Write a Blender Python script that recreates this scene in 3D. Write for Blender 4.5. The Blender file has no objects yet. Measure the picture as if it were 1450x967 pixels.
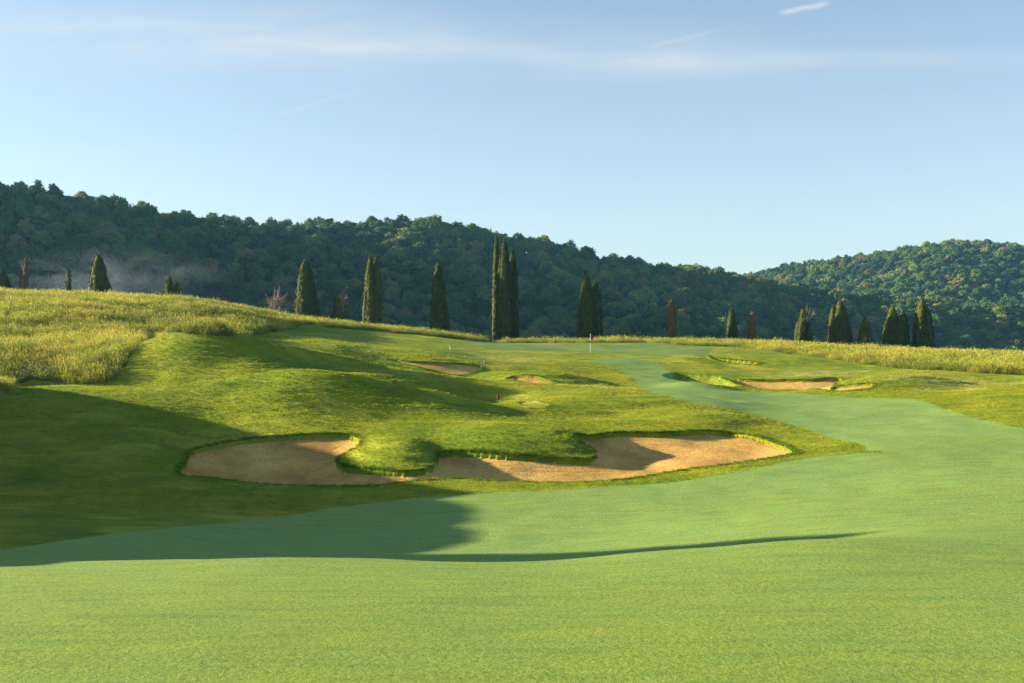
import bpy, math, random
import numpy as np
from mathutils import Vector, Matrix

rng = np.random.default_rng(7)
random.seed(7)
R = math.radians

# ------------------------------------------------------------------ scene, camera
scene = bpy.context.scene
COL = scene.collection
F, PX0, PY0 = 1410.0, 725.0, 483.5          # focal length and centre of the photograph, in its pixels
cam_data = bpy.data.cameras.new('camera')
cam_data.sensor_width = 36.0
cam_data.lens = 36.0 * F / 1450.0
cam_data.clip_start = 0.1
cam_data.clip_end = 20000
cam = bpy.data.objects.new('camera', cam_data)
COL.objects.link(cam)
cam.location = (0, 0, 0)
cam.rotation_euler = (R(90), 0, 0)
scene.camera = cam

scene.view_settings.view_transform = 'Standard'
scene.view_settings.look = 'None'
scene.view_settings.gamma = 1.0
scene.view_settings.exposure = 2.08
scene.render.engine = 'CYCLES'
scene.cycles.use_denoising = True
scene.cycles.denoiser = 'OPENIMAGEDENOISE'
scene.cycles.denoising_input_passes = 'RGB_ALBEDO_NORMAL'
scene.cycles.denoising_prefilter = 'NONE'
scene.cycles.max_bounces = 6
scene.cycles.diffuse_bounces = 3
scene.cycles.transparent_max_bounces = 6
scene.cycles.volume_bounces = 1
scene.cycles.use_adaptive_sampling = False

SUN_EL, SUN_AZ = 13.0, -8.0   # elevation; degrees the sun stands on the camera's side of due left
sdir = Vector((-math.cos(R(SUN_EL)) * math.cos(R(SUN_AZ)), -math.cos(R(SUN_EL)) * math.sin(R(SUN_AZ)), math.sin(R(SUN_EL))))

# ------------------------------------------------------------------ helpers
def tag(o, label=None, cat=None, group=None, kind=None):
    if label: o['label'] = label
    if cat: o['category'] = cat
    if group: o['group'] = group
    if kind: o['kind'] = kind
    return o

def mesh_from(name, V, Fq, mats=None, smooth=True, parent=None, link=True, uniform=4):
    """V (n,3) array; Fq (m,4) or (m,3) int array, or a list of arrays of either width"""
    me = bpy.data.meshes.new(name)
    if not isinstance(Fq, list): Fq = [Fq]
    V = np.asarray(V, dtype=np.float32)
    loops = np.concatenate([f.reshape(-1) for f in Fq]).astype(np.int32)
    counts = np.concatenate([np.full(len(f), f.shape[1], dtype=np.int32) for f in Fq])
    starts = np.concatenate([[0], np.cumsum(counts)[:-1]]).astype(np.int32)
    me.vertices.add(len(V)); me.vertices.foreach_set('co', V.reshape(-1))
    me.loops.add(len(loops)); me.loops.foreach_set('vertex_index', loops)
    me.polygons.add(len(counts))
    me.polygons.foreach_set('loop_start', starts)
    me.polygons.foreach_set('loop_total', counts)
    me.polygons.foreach_set('use_smooth', np.full(len(counts), smooth, dtype=bool))
    me.update(calc_edges=True)
    me.validate()
    for m in (mats or []): me.materials.append(m)
    o = bpy.data.objects.new(name, me)
    if link: COL.objects.link(o)
    if parent: o.parent = parent
    return o

def empty(name, loc):
    o = bpy.data.objects.new(name, None); o.empty_display_size = 0.5
    COL.objects.link(o); o.location = loc
    return o

def smooth01(t):
    t = np.clip(t, 0, 1); return t * t * (3 - 2 * t)

def pchip(x, y, xq):
    """monotone cubic along axis 0 of y"""
    x = np.asarray(x, float); h = np.diff(x)
    sh = (-1,) + (1,) * (y.ndim - 1)
    d = np.diff(y, axis=0) / h.reshape(sh)
    m = np.zeros_like(y)
    w1 = (2 * h[1:] + h[:-1]).reshape(sh); w2 = (h[1:] + 2 * h[:-1]).reshape(sh)
    a, b = d[:-1], d[1:]
    ok = a * b > 0
    with np.errstate(divide='ignore', invalid='ignore'):
        mm = (w1 + w2) / (w1 / a + w2 / b)
    m[1:-1] = np.where(ok, mm, 0)
    m[0], m[-1] = d[0], d[-1]
    k = np.clip(np.searchsorted(x, xq) - 1, 0, len(x) - 2)
    t = ((xq - x[k]) / h[k]).reshape(sh); hk = h[k].reshape(sh)
    return ((2*t**3 - 3*t**2 + 1) * y[k] + (t**3 - 2*t**2 + t) * hk * m[k] +
            (-2*t**3 + 3*t**2) * y[k+1] + (t**3 - t**2) * hk * m[k+1])

def catmull(x, y, xq):
    """C1 cubic along axis 0"""
    x = np.asarray(x, float)
    sh = (-1,) + (1,) * (y.ndim - 1)
    m = np.gradient(y, x, axis=0)
    h = np.diff(x)
    k = np.clip(np.searchsorted(x, xq) - 1, 0, len(x) - 2)
    t = ((xq - x[k]) / h[k]).reshape(sh); hk = h[k].reshape(sh)
    return ((2*t**3 - 3*t**2 + 1) * y[k] + (t**3 - 2*t**2 + t) * hk * m[k] +
            (-2*t**3 + 3*t**2) * y[k+1] + (t**3 - t**2) * hk * m[k+1])

_perm = rng.permutation(4096)
_val = rng.random(4096)
def vnoise(x, y, seed=0):
    xi = np.floor(x).astype(int); yi = np.floor(y).astype(int)
    xf = x - xi; yf = y - yi
    u = xf*xf*(3-2*xf); v = yf*yf*(3-2*yf)
    def g(a, b): return _val[_perm[(_perm[(a + seed*17) & 4095] + b) & 4095]]
    return (g(xi, yi)*(1-u) + g(xi+1, yi)*u)*(1-v) + (g(xi, yi+1)*(1-u) + g(xi+1, yi+1)*u)*v
def fbm(x, y, oct=4, seed=0):
    s = 0; a = 0.5
    for i in range(oct):
        s = s + a * (vnoise(x * 2**i, y * 2**i, seed + i) - 0.5); a *= 0.5
    return s * 2

# ------------------------------------------------------------------ the course terrain
# rows of ground surveyed from the photograph: distance (m) -> picture row of the ground along a fan of bearings
BX = np.array([0, 100, 200, 300, 400, 500, 600, 700, 800, 900, 1000, 1100, 1200, 1300, 1450], float)
ROWS = [
 (9,   [967]*15),
 (14,  [850,849,848,847,846,846,846,846,846,845,844,843,842,842,842]),
 (20,  [806,802,796,791,789,791,794,796,793,786,778,770,766,768,772]),
 (26,  [778,781,787,791,796,800,803,806,803,794,783,771,760,751,745]),
 (33,  [742,742,745,750,752,750,750,750,750,746,738,727,718,711,706]),
 (41,  [696,698,700,702,704,704,700,696,694,692,690,686,680,672,664]),
 (45,  [655,660,664,676,687,688,678,680,683,676,664,656,650,645,640]),
 (54,  [592,594,600,612,612,609,604,604,608,608,608,615,613,607,598]),
 (60,  [551,548,550,549,538,542,558,571,573,577,580,590,589,585,576]),
 (67,  [551,556,562,556,544,547,560,571,562,565,570,577,574,568,560]),
 (76,  [505,504,487,480,488,503,526,541,547,553,558,565,564,560,549]),
 (85,  [480,480,484,484,492,512,531,541,544,549,551,555,556,551,540]),
 (92,  [457,458,464,474,482,489,503,518,526,533,537,541,538,528,531]),
 (100, [434,437,447,455,470,485,494,506,510,516,521,527,523,519,524]),
 (108, [421,426,432,440,462,476,486,494,498,502,504,508,510,512,517]),
 (118, [419,422,426,434,453,468,478,487,491,493,494,499,504,507,511]),
 (130, [421,424,428,436,452,465,474,485,486,486,489,492,498,501,505]),
 (145, [427,428,433,440,456,467,476,487,487,485,486,489,495,500,505]),
 (165, [440,440,446,454,466,477,486,495,495,494,495,499,505,511,516]),
 (220, [525]*15),
]
DN = np.array([r[0] for r in ROWS], float)
ZN = np.array([[-(y - PY0) / F * r[0] for y in r[1]] for r in ROWS])      # node heights
TPX = np.arange(-20, 1481, 3.0)                                            # bearings
TLD = np.arange(math.log(5.0), math.log(220), 0.003)                       # log distance
_z = catmull(BX, ZN.T, np.clip(TPX, 0, 1450)).T
TZ = pchip(np.concatenate([[4.9], DN]), np.concatenate([_z[:1] + 0.28, _z]), np.exp(TLD))

def table(px, Y):
    a = (np.clip(px, TPX[0], TPX[-1]) - TPX[0]) / 3.0
    b = (np.log(np.clip(Y, 5.0, 219)) - TLD[0]) / 0.003
    i = np.clip(a.astype(int), 0, len(TPX)-2); j = np.clip(b.astype(int), 0, len(TLD)-2)
    u = a - i; v = b - j
    return ((TZ[j, i]*(1-u) + TZ[j, i+1]*u)*(1-v) + (TZ[j+1, i]*(1-u) + TZ[j+1, i+1]*u)*v)

def at(px, D):
    return (px - PX0) / F * D

# mounds: bearing, distance, half-widths (m) across and along, height, turn (deg)
BUMPS = [
 (765, 86.0, 5.0, 3.0, 0.9, 0),     # dome over the small bunker
 (552, 49.0, 2.0, 3.2, 0.75, 10),    # tongue between the two bays
 (735, 51.5, 3.4, 2.6, 0.65, -12),   # long lobe over the middle bay
 (800, 50.8, 1.8, 1.4, 0.30, -15),
 (205, 49.5, 2.0, 4.5, 0.25, 20),
 (280, 75.0, 4.2, 2.8, 0.75, 10),    # left mound and the dip on its right
 (475, 74.5, 4.5, 3.2, -1.0, 25),
 (650, 69.0, 4.0, 2.6, -0.60, 20),
 (820, 58.5, 6.0, 2.2, -0.45, 8),    # swale behind the long lobe
 (330, 60.6, 3.6, 1.4, 0.50, 6), (455, 60.0, 3.4, 1.3, 0.58, -4), (590, 60.4, 3.6, 1.3, 0.58, -12),
 (530, 56.8, 5.0, 1.2, -0.42, -8),
 (600, 62.0, 3.0, 2.5, -0.35, 30),
 (1262, 84.0, 6.5, 3.2, 1.35, 10),   # right mound
 (985, 105, 2.5, 3.0, 0.30, 0),
 (1015, 104, 3.6, 1.6, -0.35, -22),
 (1100, 106, 6.0, 3.0, 0.40, 0),
 (990, 86, 3.0, 2.5, 0.5, 0),
 (980, 66, 7, 4, 0.25, 15),
 (530, 91, 3, 3.2, -0.25, 10),
 (620, 88, 3.5, 3.0, 0.25, 10),
 (430, 110, 4, 4, 0.5, 0),
 (560, 33, 8, 6, -0.35, 0),
 (1130, 92, 6, 2.0, 0.45, 0),
]
def height0(X, Y):
    """ground before the bunkers are cut"""
    Ys = np.maximum(Y, 5.0)
    px = X / Ys * F + PX0
    z = table(px, Ys)
    for (bp, bd, rx, ry, h, rot) in BUMPS:
        x0 = at(bp, bd); c, s = math.cos(R(rot)), math.sin(R(rot))
        dx = X - x0; dy = Y - bd
        u = (dx*c + dy*s) / rx; v = (-dx*s + dy*c) / ry
        z = z + h * np.exp(-((u*u + v*v) ** 1.4))
    # meadow hill goes on unseen left of the frame, raised to shade the hollow
    e = np.maximum(0, -(745.0 / F) * Ys - 1.0 - X)
    A = np.interp(Y, [-60, 19.5, 23, 27, 34, 39, 47, 53, 60, 66, 80, 120, 200], [0, 0, 4.8, 6.0, 6.7, 8.0, 8.2, 7.0, 5.4, 3.3, 3, 3, 0]) * (1 + 0.12 * fbm(Y / 5.0 + 7, Y * 0 + 2.5, 3, 88))
    z = z + A * smooth01(e / 16.0)
    e2 = np.maximum(0, X - (760.0 / F) * Ys)
    z = z + np.interp(Y, [0, 40, 120, 200], [0, .5, 1.0, 0]) * smooth01(e2 / 30)
    # gentle roll, and the low terraces the mowers leave along the slopes
    tz = fbm(X / 7.0, Y / 4.0, 2, 44)
    z = z + 0.045 * np.sin(z * 15.0 + 5 * tz) * np.clip(0.4 + 1.6 * tz, 0, 1) * np.interp(Y, [40, 48, 85, 100], [0, 1, 1, 0.3])
    z = z + 0.17 * fbm(X / 6.0, Y / 6.0, 3, 3) * np.interp(Y, [8, 40], [0.25, 1])
    z = z + 0.035 * fbm(X / 1.6, Y / 2.0, 2, 5) * np.interp(Y, [8, 40], [0.3, 1])
    z = z - np.clip((5.0 - Y), 0, 60) * 0.02
    return z

def cast(px, py, dmin=5.5, dmax=215, H=height0):
    """first hit of the sight line through a photo pixel with the ground"""
    D = np.exp(np.arange(math.log(dmin), math.log(dmax), 0.0012))
    X = (px - PX0) / F * D
    z = H(X, D)
    line = -(py - PY0) / F * D
    hit = np.nonzero(z >= line)[0]
    if len(hit) == 0:
        k = int(np.argmax(z - line)); return (X[k], D[k])
    k = hit[0]
    return (X[k], D[k])

def poly(pts, dmin=5.5):
    return np.array([cast(px, py, dmin) for px, py in pts])

def densify(P, step=0.6, closed=True):
    """smooth and resample a closed outline (Catmull-Rom)"""
    n = len(P); out = []
    for i in range(n):
        p0, p1, p2, p3 = P[(i-1) % n], P[i], P[(i+1) % n], P[(i+2) % n]
        L = np.linalg.norm(p2 - p1); m = max(1, int(L / step))
        for k in range(m):
            t = k / m
            out.append(0.5 * ((2*p1) + (-p0+p2)*t + (2*p0-5*p1+4*p2-p3)*t*t + (-p0+3*p1-3*p2+p3)*t**3))
    return np.array(out)

def sdist(X, Y, P):
    """signed distance to closed outline, positive inside"""
    X = X.ravel(); Y = Y.ravel()
    best = np.full(X.shape, 1e9); inside = np.zeros(X.shape, bool)
    n = len(P)
    for i in range(n):
        ax, ay = P[i]; bx, by = P[(i+1) % n]
        ex, ey = bx-ax, by-ay; L = ex*ex + ey*ey + 1e-12
        t = np.clip(((X-ax)*ex + (Y-ay)*ey) / L, 0, 1)
        d = (X-ax-t*ex)**2 + (Y-ay-t*ey)**2
        np.minimum(best, d, out=best)
        c = ((ay > Y) != (by > Y))
        if abs(ey) > 1e-12:
            inside ^= c & (X < ex * (Y-ay) / ey + ax)
    return np.where(inside, 1, -1) * np.sqrt(best)

B1 = [(252,671),(262,655),(267,641),(286,633),(328,625),(379,619),(448,614),(483,615),(503,617),(512,626),(505,634),(494,639),
      (480,648),(478,654),(487,660),(508,663),(532,665),(560,667),(583,667),(600,665),(611,660),(618,651),(621,642),(632,639),(652,639),(690,641),(721,644),
      (755,646),(790,649),(818,650),(835,650),(844,645),(842,638),(825,627),(808,619),(812,615),(859,613),(928,613),(980,610),(1020,611),(1057,615),
      (1098,627),(1125,639),(1117,645),(1085,650),(1057,654),(1015,660),(974,665),(930,672),(891,678),(850,682),(800,684),(756,683),(700,681),(650,678),
      (628,677),(594,680),(560,685),(532,688),(480,689),(414,688),(345,683),(293,677)]
B2 = [(543,508),(560,509),(579,512),(605,513),(630,514),(660,515),(681,519),(676,525),(664,529),(648,531),(628,529),(612,525),(593,520),(565,514)]
B3 = [(716,536),(725,533),(735,531.5),(760,532),(774,537),(784,543),(772,545),(755,544),(735,541)]
B4 = [(1024,535),(1036,536.5),(1060,537.5),(1110,538),(1150,538),(1193,538),(1182,545),(1164,552),(1130,553),(1090,552),(1060,548),(1040,543)]
B5 = [(1168,553),(1180,549),(1205,545),(1232,542),(1241,544),(1233,549),(1212,552),(1189,554)]
B6 = [(1004,504),(1016,507),(1040,510),(1077,514),(1072,517),(1053,516),(1025,512),(1008,508)]
B7 = [(733,570),(745,569),(765,571),(778,574),(770,578),(750,577),(738,574)]
bunk = []
for pts, recess, dm in ((B1, 0.22, 30), (B2, 0.10, 70), (B3, 0.16, 70), (B4, 0.16, 70), (B5, 0.12, 70), (B6, 0.16, 85), (B7, 0.02, 55)):
    P = poly(pts, dm)
    st = 0.35 if pts is B1 else 0.6
    bunk.append((densify(P, st), recess))
B4S = poly([(940,531),(960,528),(990,530),(1020,533),(1030,540),(1040,546),(1010,544),(975,540),(950,536)], 70)     # grass hollow beside it
B4S = densify(B4S, 0.8)

FAIR = poly([(-60,792),(0,779),(50,772),(100,764),(150,757),(250,746),(350,737),(420,728),(480,718),(540,711),(600,704),(660,700),(720,697),(790,694),(850,690),(900,687),
    (950,683),(1000,676),(1050,668),(1090,660),(1120,653),(1160,646),(1210,643)], 14)
FAIR_R = poly([(1254,640),(1225,632),(1200,625),(1150,610),(1100,596),(1050,584),(1000,573),(960,566),(930,560),(912,551),(900,541),(889,531),(872,522),(852,515),(835,510),
    (880,506),(915,510),(937,519),(958,532),(985,542),(1030,551),(1060,554),(1100,556),(1150,559),(1200,562),(1250,564),(1290,565),(1315,570),(1340,580),(1370,589),(1400,597),(1450,607),(1500,617)], 30)
FAIR = np.concatenate([FAIR, densify(FAIR_R, 0.8)[:-1][:9999], np.array([(60, 44), (60, -30), (-60, -30), (-60, 16)])])
# drop resampled points that close FAIR_R on itself
_d = densify(FAIR_R, 0.8)
_cut = int(np.argmin(np.linalg.norm(_d - FAIR_R[-1], axis=1)))
FAIR = np.concatenate([poly([(-60,792),(0,779),(50,772),(100,764),(150,757),(250,746),(350,737),(420,728),(480,718),(540,711),(600,704),(660,700),(720,697),(790,694),(850,690),(900,687),
    (950,683),(1000,676),(1050,668),(1090,660),(1120,653),(1160,646),(1210,643)], 14), _d[:_cut+1], np.array([(60, 44), (60, -30), (-60, -30), (-60, 14)])])
GREEN = densify(poly([(655,486),(700,484.5),(760,484),(836,484.4),(900,485),(960,486.5),(1000,491),(1008,498),(990,502),(950,503),(900,502),(850,500),(800,499),(740,497),(690,493)], 90), 1.0)
# tall grass: left knoll, strip behind, right bank
_ml = poly([(0,567),(12,553),(22,545),(45,538),(69,541),(103,544),(148,544),(165,533),(176,522),(184,508),(197,489),(214,478),(235,473),(255,471),(268,473),(280,476),(300,477),(328,477),(355,475),(379,472),(400,468),(421,464)], 40)
_mb = poly([(424,461),(470,464),(543,469),(579,473),(620,477),(653,481)], 100)
MEADL = np.concatenate([_ml, _mb, np.array([(at(690,131), 131), (at(690,152), 152), (at(430,156), 156), (at(0,175),175), (at(-250,175),175), (at(-700,100),100), (at(-700,35), 35), (at(-180,31), 31), (at(-60,44),44)])])
_mr = poly([(880,483.5),(912,485.2),(974,489),(1030,491),(1082,495),(1160,506),(1200,512),(1243,518),(1305,524),(1380,528),(1450,531)], 90)
MEADR = np.concatenate([_mr, np.array([(at(1540,90),90), (at(1900,95),95), (at(1900,165),165), (at(1450,160),160), (at(1150,155),155), (at(900,150),150), (at(700,150),150), (at(705,136),136), (at(850,133),133)])])

def bunker_cut(X, Y, z, masks=False):
    shp = X.shape
    best = np.full(X.size, -1e9); idx = np.full(X.size, -1)
    zr = z.ravel().copy(); Xr = X.ravel(); Yr = Y.ravel()
    for k, (P, rec) in enumerate(bunk):
        lo = P.min(0) - 2.0; hi = P.max(0) + 2.0
        sel = np.nonzero((Xr > lo[0]) & (Xr < hi[0]) & (Yr > lo[1]) & (Yr < hi[1]))[0]
        if len(sel) == 0: continue
        d = sdist(Xr[sel], Yr[sel], P)
        ragged = 0.05 * fbm(Xr[sel] / 0.5, Yr[sel] / 0.5, 2, 9)
        dd = d + ragged
        cut = rec * smooth01(dd / 0.085) + (0.26 if k == 0 else 0.10 if rec > .1 else 0) * smooth01(dd / 2.2)
        cut = cut - 0.05 * smooth01((dd + 0.5) / 0.5) * (dd < 0.02)        # turf swells at the lip
        zr[sel] -= cut
        better = dd > best[sel]
        best[sel[better]] = dd[better]; idx[sel[better]] = k
    d4 = None
    lo = B4S.min(0) - 2; hi = B4S.max(0) + 2
    sel = np.nonzero((Xr > lo[0]) & (Xr < hi[0]) & (Yr > lo[1]) & (Yr < hi[1]))[0]
    if len(sel):
        zr[sel] -= 0.85 * smooth01((sdist(Xr[sel], Yr[sel], B4S) + 0.3) / 1.6)
    z = zr.reshape(shp)
    if masks: return z, best.reshape(shp), idx.reshape(shp)
    return z

def height(X, Y):
    X = np.atleast_1d(np.asarray(X, float)); Y = np.atleast_1d(np.asarray(Y, float))
    return bunker_cut(X, Y, height0(X, Y))
def hz(x, y): return float(height(x, y)[0])

# fine fan-shaped survey grid
pxs = np.concatenate([np.arange(-1500, -60, 14), np.arange(-60, 1510, 1.7), np.arange(1510, 2950, 14)])
lds = np.concatenate([np.arange(math.log(5), math.log(40), 0.0045), np.arange(math.log(40), math.log(125), 0.0021), np.arange(math.log(125), math.log(205), 0.005)])
DD, PP = np.meshgrid(np.exp(lds), pxs, indexing='ij')
XX = (PP - PX0) / F * DD; YY = DD
z0 = height0(XX, YY)
_, bd, bi = bunker_cut(XX, YY, z0, masks=True)
# move the survey points next to a bunker rim exactly onto the rim
gyr = np.gradient(bd, axis=0) / np.gradient(YY, axis=0)
stepx = np.gradient(XX, axis=1)
gxc = np.gradient(bd, axis=1) / stepx
gxc = np.where(np.abs(gxc) > 1.5, 0, gxc); gyr = np.where(np.abs(gyr) > 1.5, 0, gyr)
g2 = gxc**2 + gyr**2
near = (np.abs(bd) < 0.2) & (g2 > 0.2)
sx = np.where(near, -bd * gxc / np.maximum(g2, .2), 0); sy = np.where(near, -bd * gyr / np.maximum(g2, .2), 0)
ly_ = np.gradient(YY, axis=0) * 0.55; lx_ = stepx * 0.55
okm = near & (np.abs(sx) <= lx_ * 1.2) & (np.abs(sy) <= ly_ * 1.05)
XX = XX + np.where(okm, np.clip(sx, -lx_, lx_), 0); YY = YY + np.where(okm, np.clip(sy, -ly_, ly_), 0)
z0 = height0(XX, YY)
ZZ, bd, bi = bunker_cut(XX, YY, z0, masks=True)
Xc = 0.25*(XX[:-1,:-1]+XX[1:,:-1]+XX[:-1,1:]+XX[1:,1:]); Yc = 0.25*(YY[:-1,:-1]+YY[1:,:-1]+YY[:-1,1:]+YY[1:,1:])
fd = sdist(Xc, Yc, FAIR).reshape(Xc.shape) + 0.10 * fbm(Xc/0.8, Yc/0.8, 3, 21)
gd = sdist(Xc, Yc, GREEN).reshape(Xc.shape)
md = np.maximum(sdist(Xc, Yc, MEADL), sdist(Xc, Yc, MEADR)).reshape(Xc.shape)
bdc = 0.25*(bd[:-1,:-1]+bd[1:,:-1]+bd[:-1,1:]+bd[1:,1:]); bic = bi[:-1,:-1]
zone = np.zeros(Xc.shape, int)                      # 0 rough
zone[md > 0] = 3
zone[fd > 0] = 1
zone[gd > 0] = 2
corner = np.stack([bd[:-1,:-1], bd[:-1,1:], bd[1:,1:], bd[1:,:-1]], -1)
RIM = (np.abs(corner).min(-1) < 0.02) & (corner.max(-1) > 0.02)
zone[corner.min(-1) > 0.03] = 10 + bic[corner.min(-1) > 0.03]

# ------------------------------------------------------------------ materials
def new_mat(name):
    m = bpy.data.materials.new(name); m.use_nodes = True
    nt = m.node_tree; nt.nodes.clear()
    return m, nt
def N(nt, typ, **kw):
    n = nt.nodes.new(typ)
    for k, v in kw.items():
        if k in n.inputs: n.inputs[k].default_value = v
        else: setattr(n, k, v)
    return n
def ramp(nt, fac, stops, interp='LINEAR'):
    n = nt.nodes.new('ShaderNodeValToRGB'); n.color_ramp.interpolation = interp
    el = n.color_ramp.elements
    while len(el) < len(stops): el.new(0.5)
    for e, (p, c) in zip(el, stops):
        e.position = p; e.color = (*c, 1) if len(c) == 3 else c
    nt.links.new(fac, n.inputs[0]); return n.outputs[0]
def mixc(nt, fac, a, b, mode='MIX'):
    n = nt.nodes.new('ShaderNodeMix'); n.data_type = 'RGBA'; n.blend_type = mode
    for s, v in ((n.inputs[0], fac), (n.inputs[6], a), (n.inputs[7], b)):
        if isinstance(v, (int, float)): s.default_value = v
        elif isinstance(v, tuple): s.default_value = (*v, 1)
        else: nt.links.new(v, s)
    return n.outputs[2]
def noise(nt, scale, detail=3, vec=None, rough=0.55, dist=0.0):
    n = N(nt, 'ShaderNodeTexNoise', Scale=scale, Detail=detail, Roughness=rough, Distortion=dist)
    if vec is not None: nt.links.new(vec, n.inputs['Vector'])
    return n.outputs['Fac']
def coords(nt, scale=(1,1,1), rot=(0,0,0)):
    tc = nt.nodes.new('ShaderNodeTexCoord'); mp = nt.nodes.new('ShaderNodeMapping')
    mp.inputs['Scale'].default_value = scale; mp.inputs['Rotation'].default_value = rot
    nt.links.new(tc.outputs['Object'], mp.inputs['Vector']); return mp.outputs[0]
def math_(nt, op, a, b=0.0, clamp=False):
    n = nt.nodes.new('ShaderNodeMath'); n.operation = op; n.use_clamp = clamp
    for s, v in ((n.inputs[0], a), (n.inputs[1], b)):
        if isinstance(v, (int, float)): s.default_value = v
        else: nt.links.new(v, s)
    return n.outputs[0]
def finish(nt, color, rough=0.9, bump=None, bdist=0.05, bstr=1.0, sheen=0.0, spec=0.2, transl=0.0, sheen_tint=(1,1,1)):
    out = nt.nodes.new('ShaderNodeOutputMaterial'); p = nt.nodes.new('ShaderNodeBsdfPrincipled')
    if isinstance(color, tuple): p.inputs['Base Color'].default_value = (*color, 1)
    else: nt.links.new(color, p.inputs['Base Color'])
    p.inputs['Roughness'].default_value = rough
    p.inputs['Specular IOR Level'].default_value = spec
    p.inputs['Sheen Weight'].default_value = sheen
    p.inputs['Sheen Roughness'].default_value = 0.5
    p.inputs['Sheen Tint'].default_value = (*sheen_tint, 1)
    if bump is not None:
        b = nt.nodes.new('ShaderNodeBump'); b.inputs['Distance'].default_value = bdist; b.inputs['Strength'].default_value = bstr
        nt.links.new(bump, b.inputs['Height']); nt.links.new(b.outputs[0], p.inputs['Normal'])
    sh = p.outputs[0]
    if transl > 0:
        t = nt.nodes.new('ShaderNodeBsdfTranslucent')
        if isinstance(color, tuple): t.inputs[0].default_value = (*color, 1)
        else: nt.links.new(color, t.inputs[0])
        mx = nt.nodes.new('ShaderNodeMixShader'); mx.inputs[0].default_value = transl
        nt.links.new(sh, mx.inputs[1]); nt.links.new(t.outputs[0], mx.inputs[2]); sh = mx.outputs[0]
    nt.links.new(sh, out.inputs[0])

PALE = [(at(880, 80), 80, 6.5), (at(1340, 85), 85, 9.0), (at(1150, 97), 97, 6.0), (at(720, 99), 99, 5.0)]
def mat_rough():
    m, nt = new_mat('rough_grass')
    v = coords(nt); vs = coords(nt, (0.7, 1.3, 1.3), (0, 0, R(12)))
    big = noise(nt, 0.10, 4, v); mid = noise(nt, 0.75, 5, vs, 0.65, 0.4); fine = noise(nt, 6.5, 5, v, 0.75)
    c = ramp(nt, big, [(0.38, (0.180, 0.255, 0.011)), (0.52, (0.255, 0.305, 0.011)), (0.64, (0.345, 0.335, 0.012))])
    c = mixc(nt, ramp(nt, mid, [(0.42, (0,0,0)), (0.66, (.75,.75,.75))]), c, (0.070, 0.155, 0.014))
    c = mixc(nt, math_(nt, 'MULTIPLY', ramp(nt, fine, [(0.40, (0,0,0)), (0.66, (1,1,1))]), 0.6), c, (0.070, 0.110, 0.010))
    cl = noise(nt, 0.32, 5, coords(nt, (0.6, 1.2, 1), (0, 0, R(30))), 0.7)
    c = mixc(nt, ramp(nt, cl, [(0.52, (0,0,0)), (0.64, (.6,.6,.6))]), c, (0.34, 0.37, 0.045))
    pale = noise(nt, 2.2, 4, coords(nt, (0.5, 1.4, 1)), 0.7)
    reg = noise(nt, 0.05, 2, v)
    pf = math_(nt, 'MULTIPLY', ramp(nt, pale, [(0.60, (0,0,0)), (0.70, (1,1,1))]), ramp(nt, reg, [(0.48, (0,0,0)), (0.56, (1,1,1))]))
    c = mixc(nt, math_(nt, 'MULTIPLY', pf, 0.55), c, (0.34, 0.32, 0.13))
    for sx_, sy_, sr in PALE:                                   # dry, clovery patches
        cmb = nt.nodes.new('ShaderNodeVectorMath'); cmb.operation = 'SUBTRACT'; nt.links.new(v, cmb.inputs[0]); cmb.inputs[1].default_value = (sx_, sy_, 0)
        m2 = nt.nodes.new('ShaderNodeVectorMath'); m2.operation = 'MULTIPLY'; nt.links.new(cmb.outputs[0], m2.inputs[0]); m2.inputs[1].default_value = (1/sr, 1/(sr*.8), 0)
        ln = nt.nodes.new('ShaderNodeVectorMath'); ln.operation = 'LENGTH'; nt.links.new(m2.outputs[0], ln.inputs[0])
        k_ = ramp(nt, ln.outputs['Value'], [(0.3, (1,1,1)), (1.0, (0,0,0))])
        c = mixc(nt, math_(nt, 'MULTIPLY', k_, ramp(nt, pale, [(0.46, (0,0,0)), (0.58, (0.75,)*3)])), c, (0.42, 0.38, 0.16))
    h = math_(nt, 'ADD', math_(nt, 'MULTIPLY', fine, 0.7), mid)
    finish(nt, c, 0.9, h, 0.22, 1.0, spec=0.1)
    return m
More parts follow.
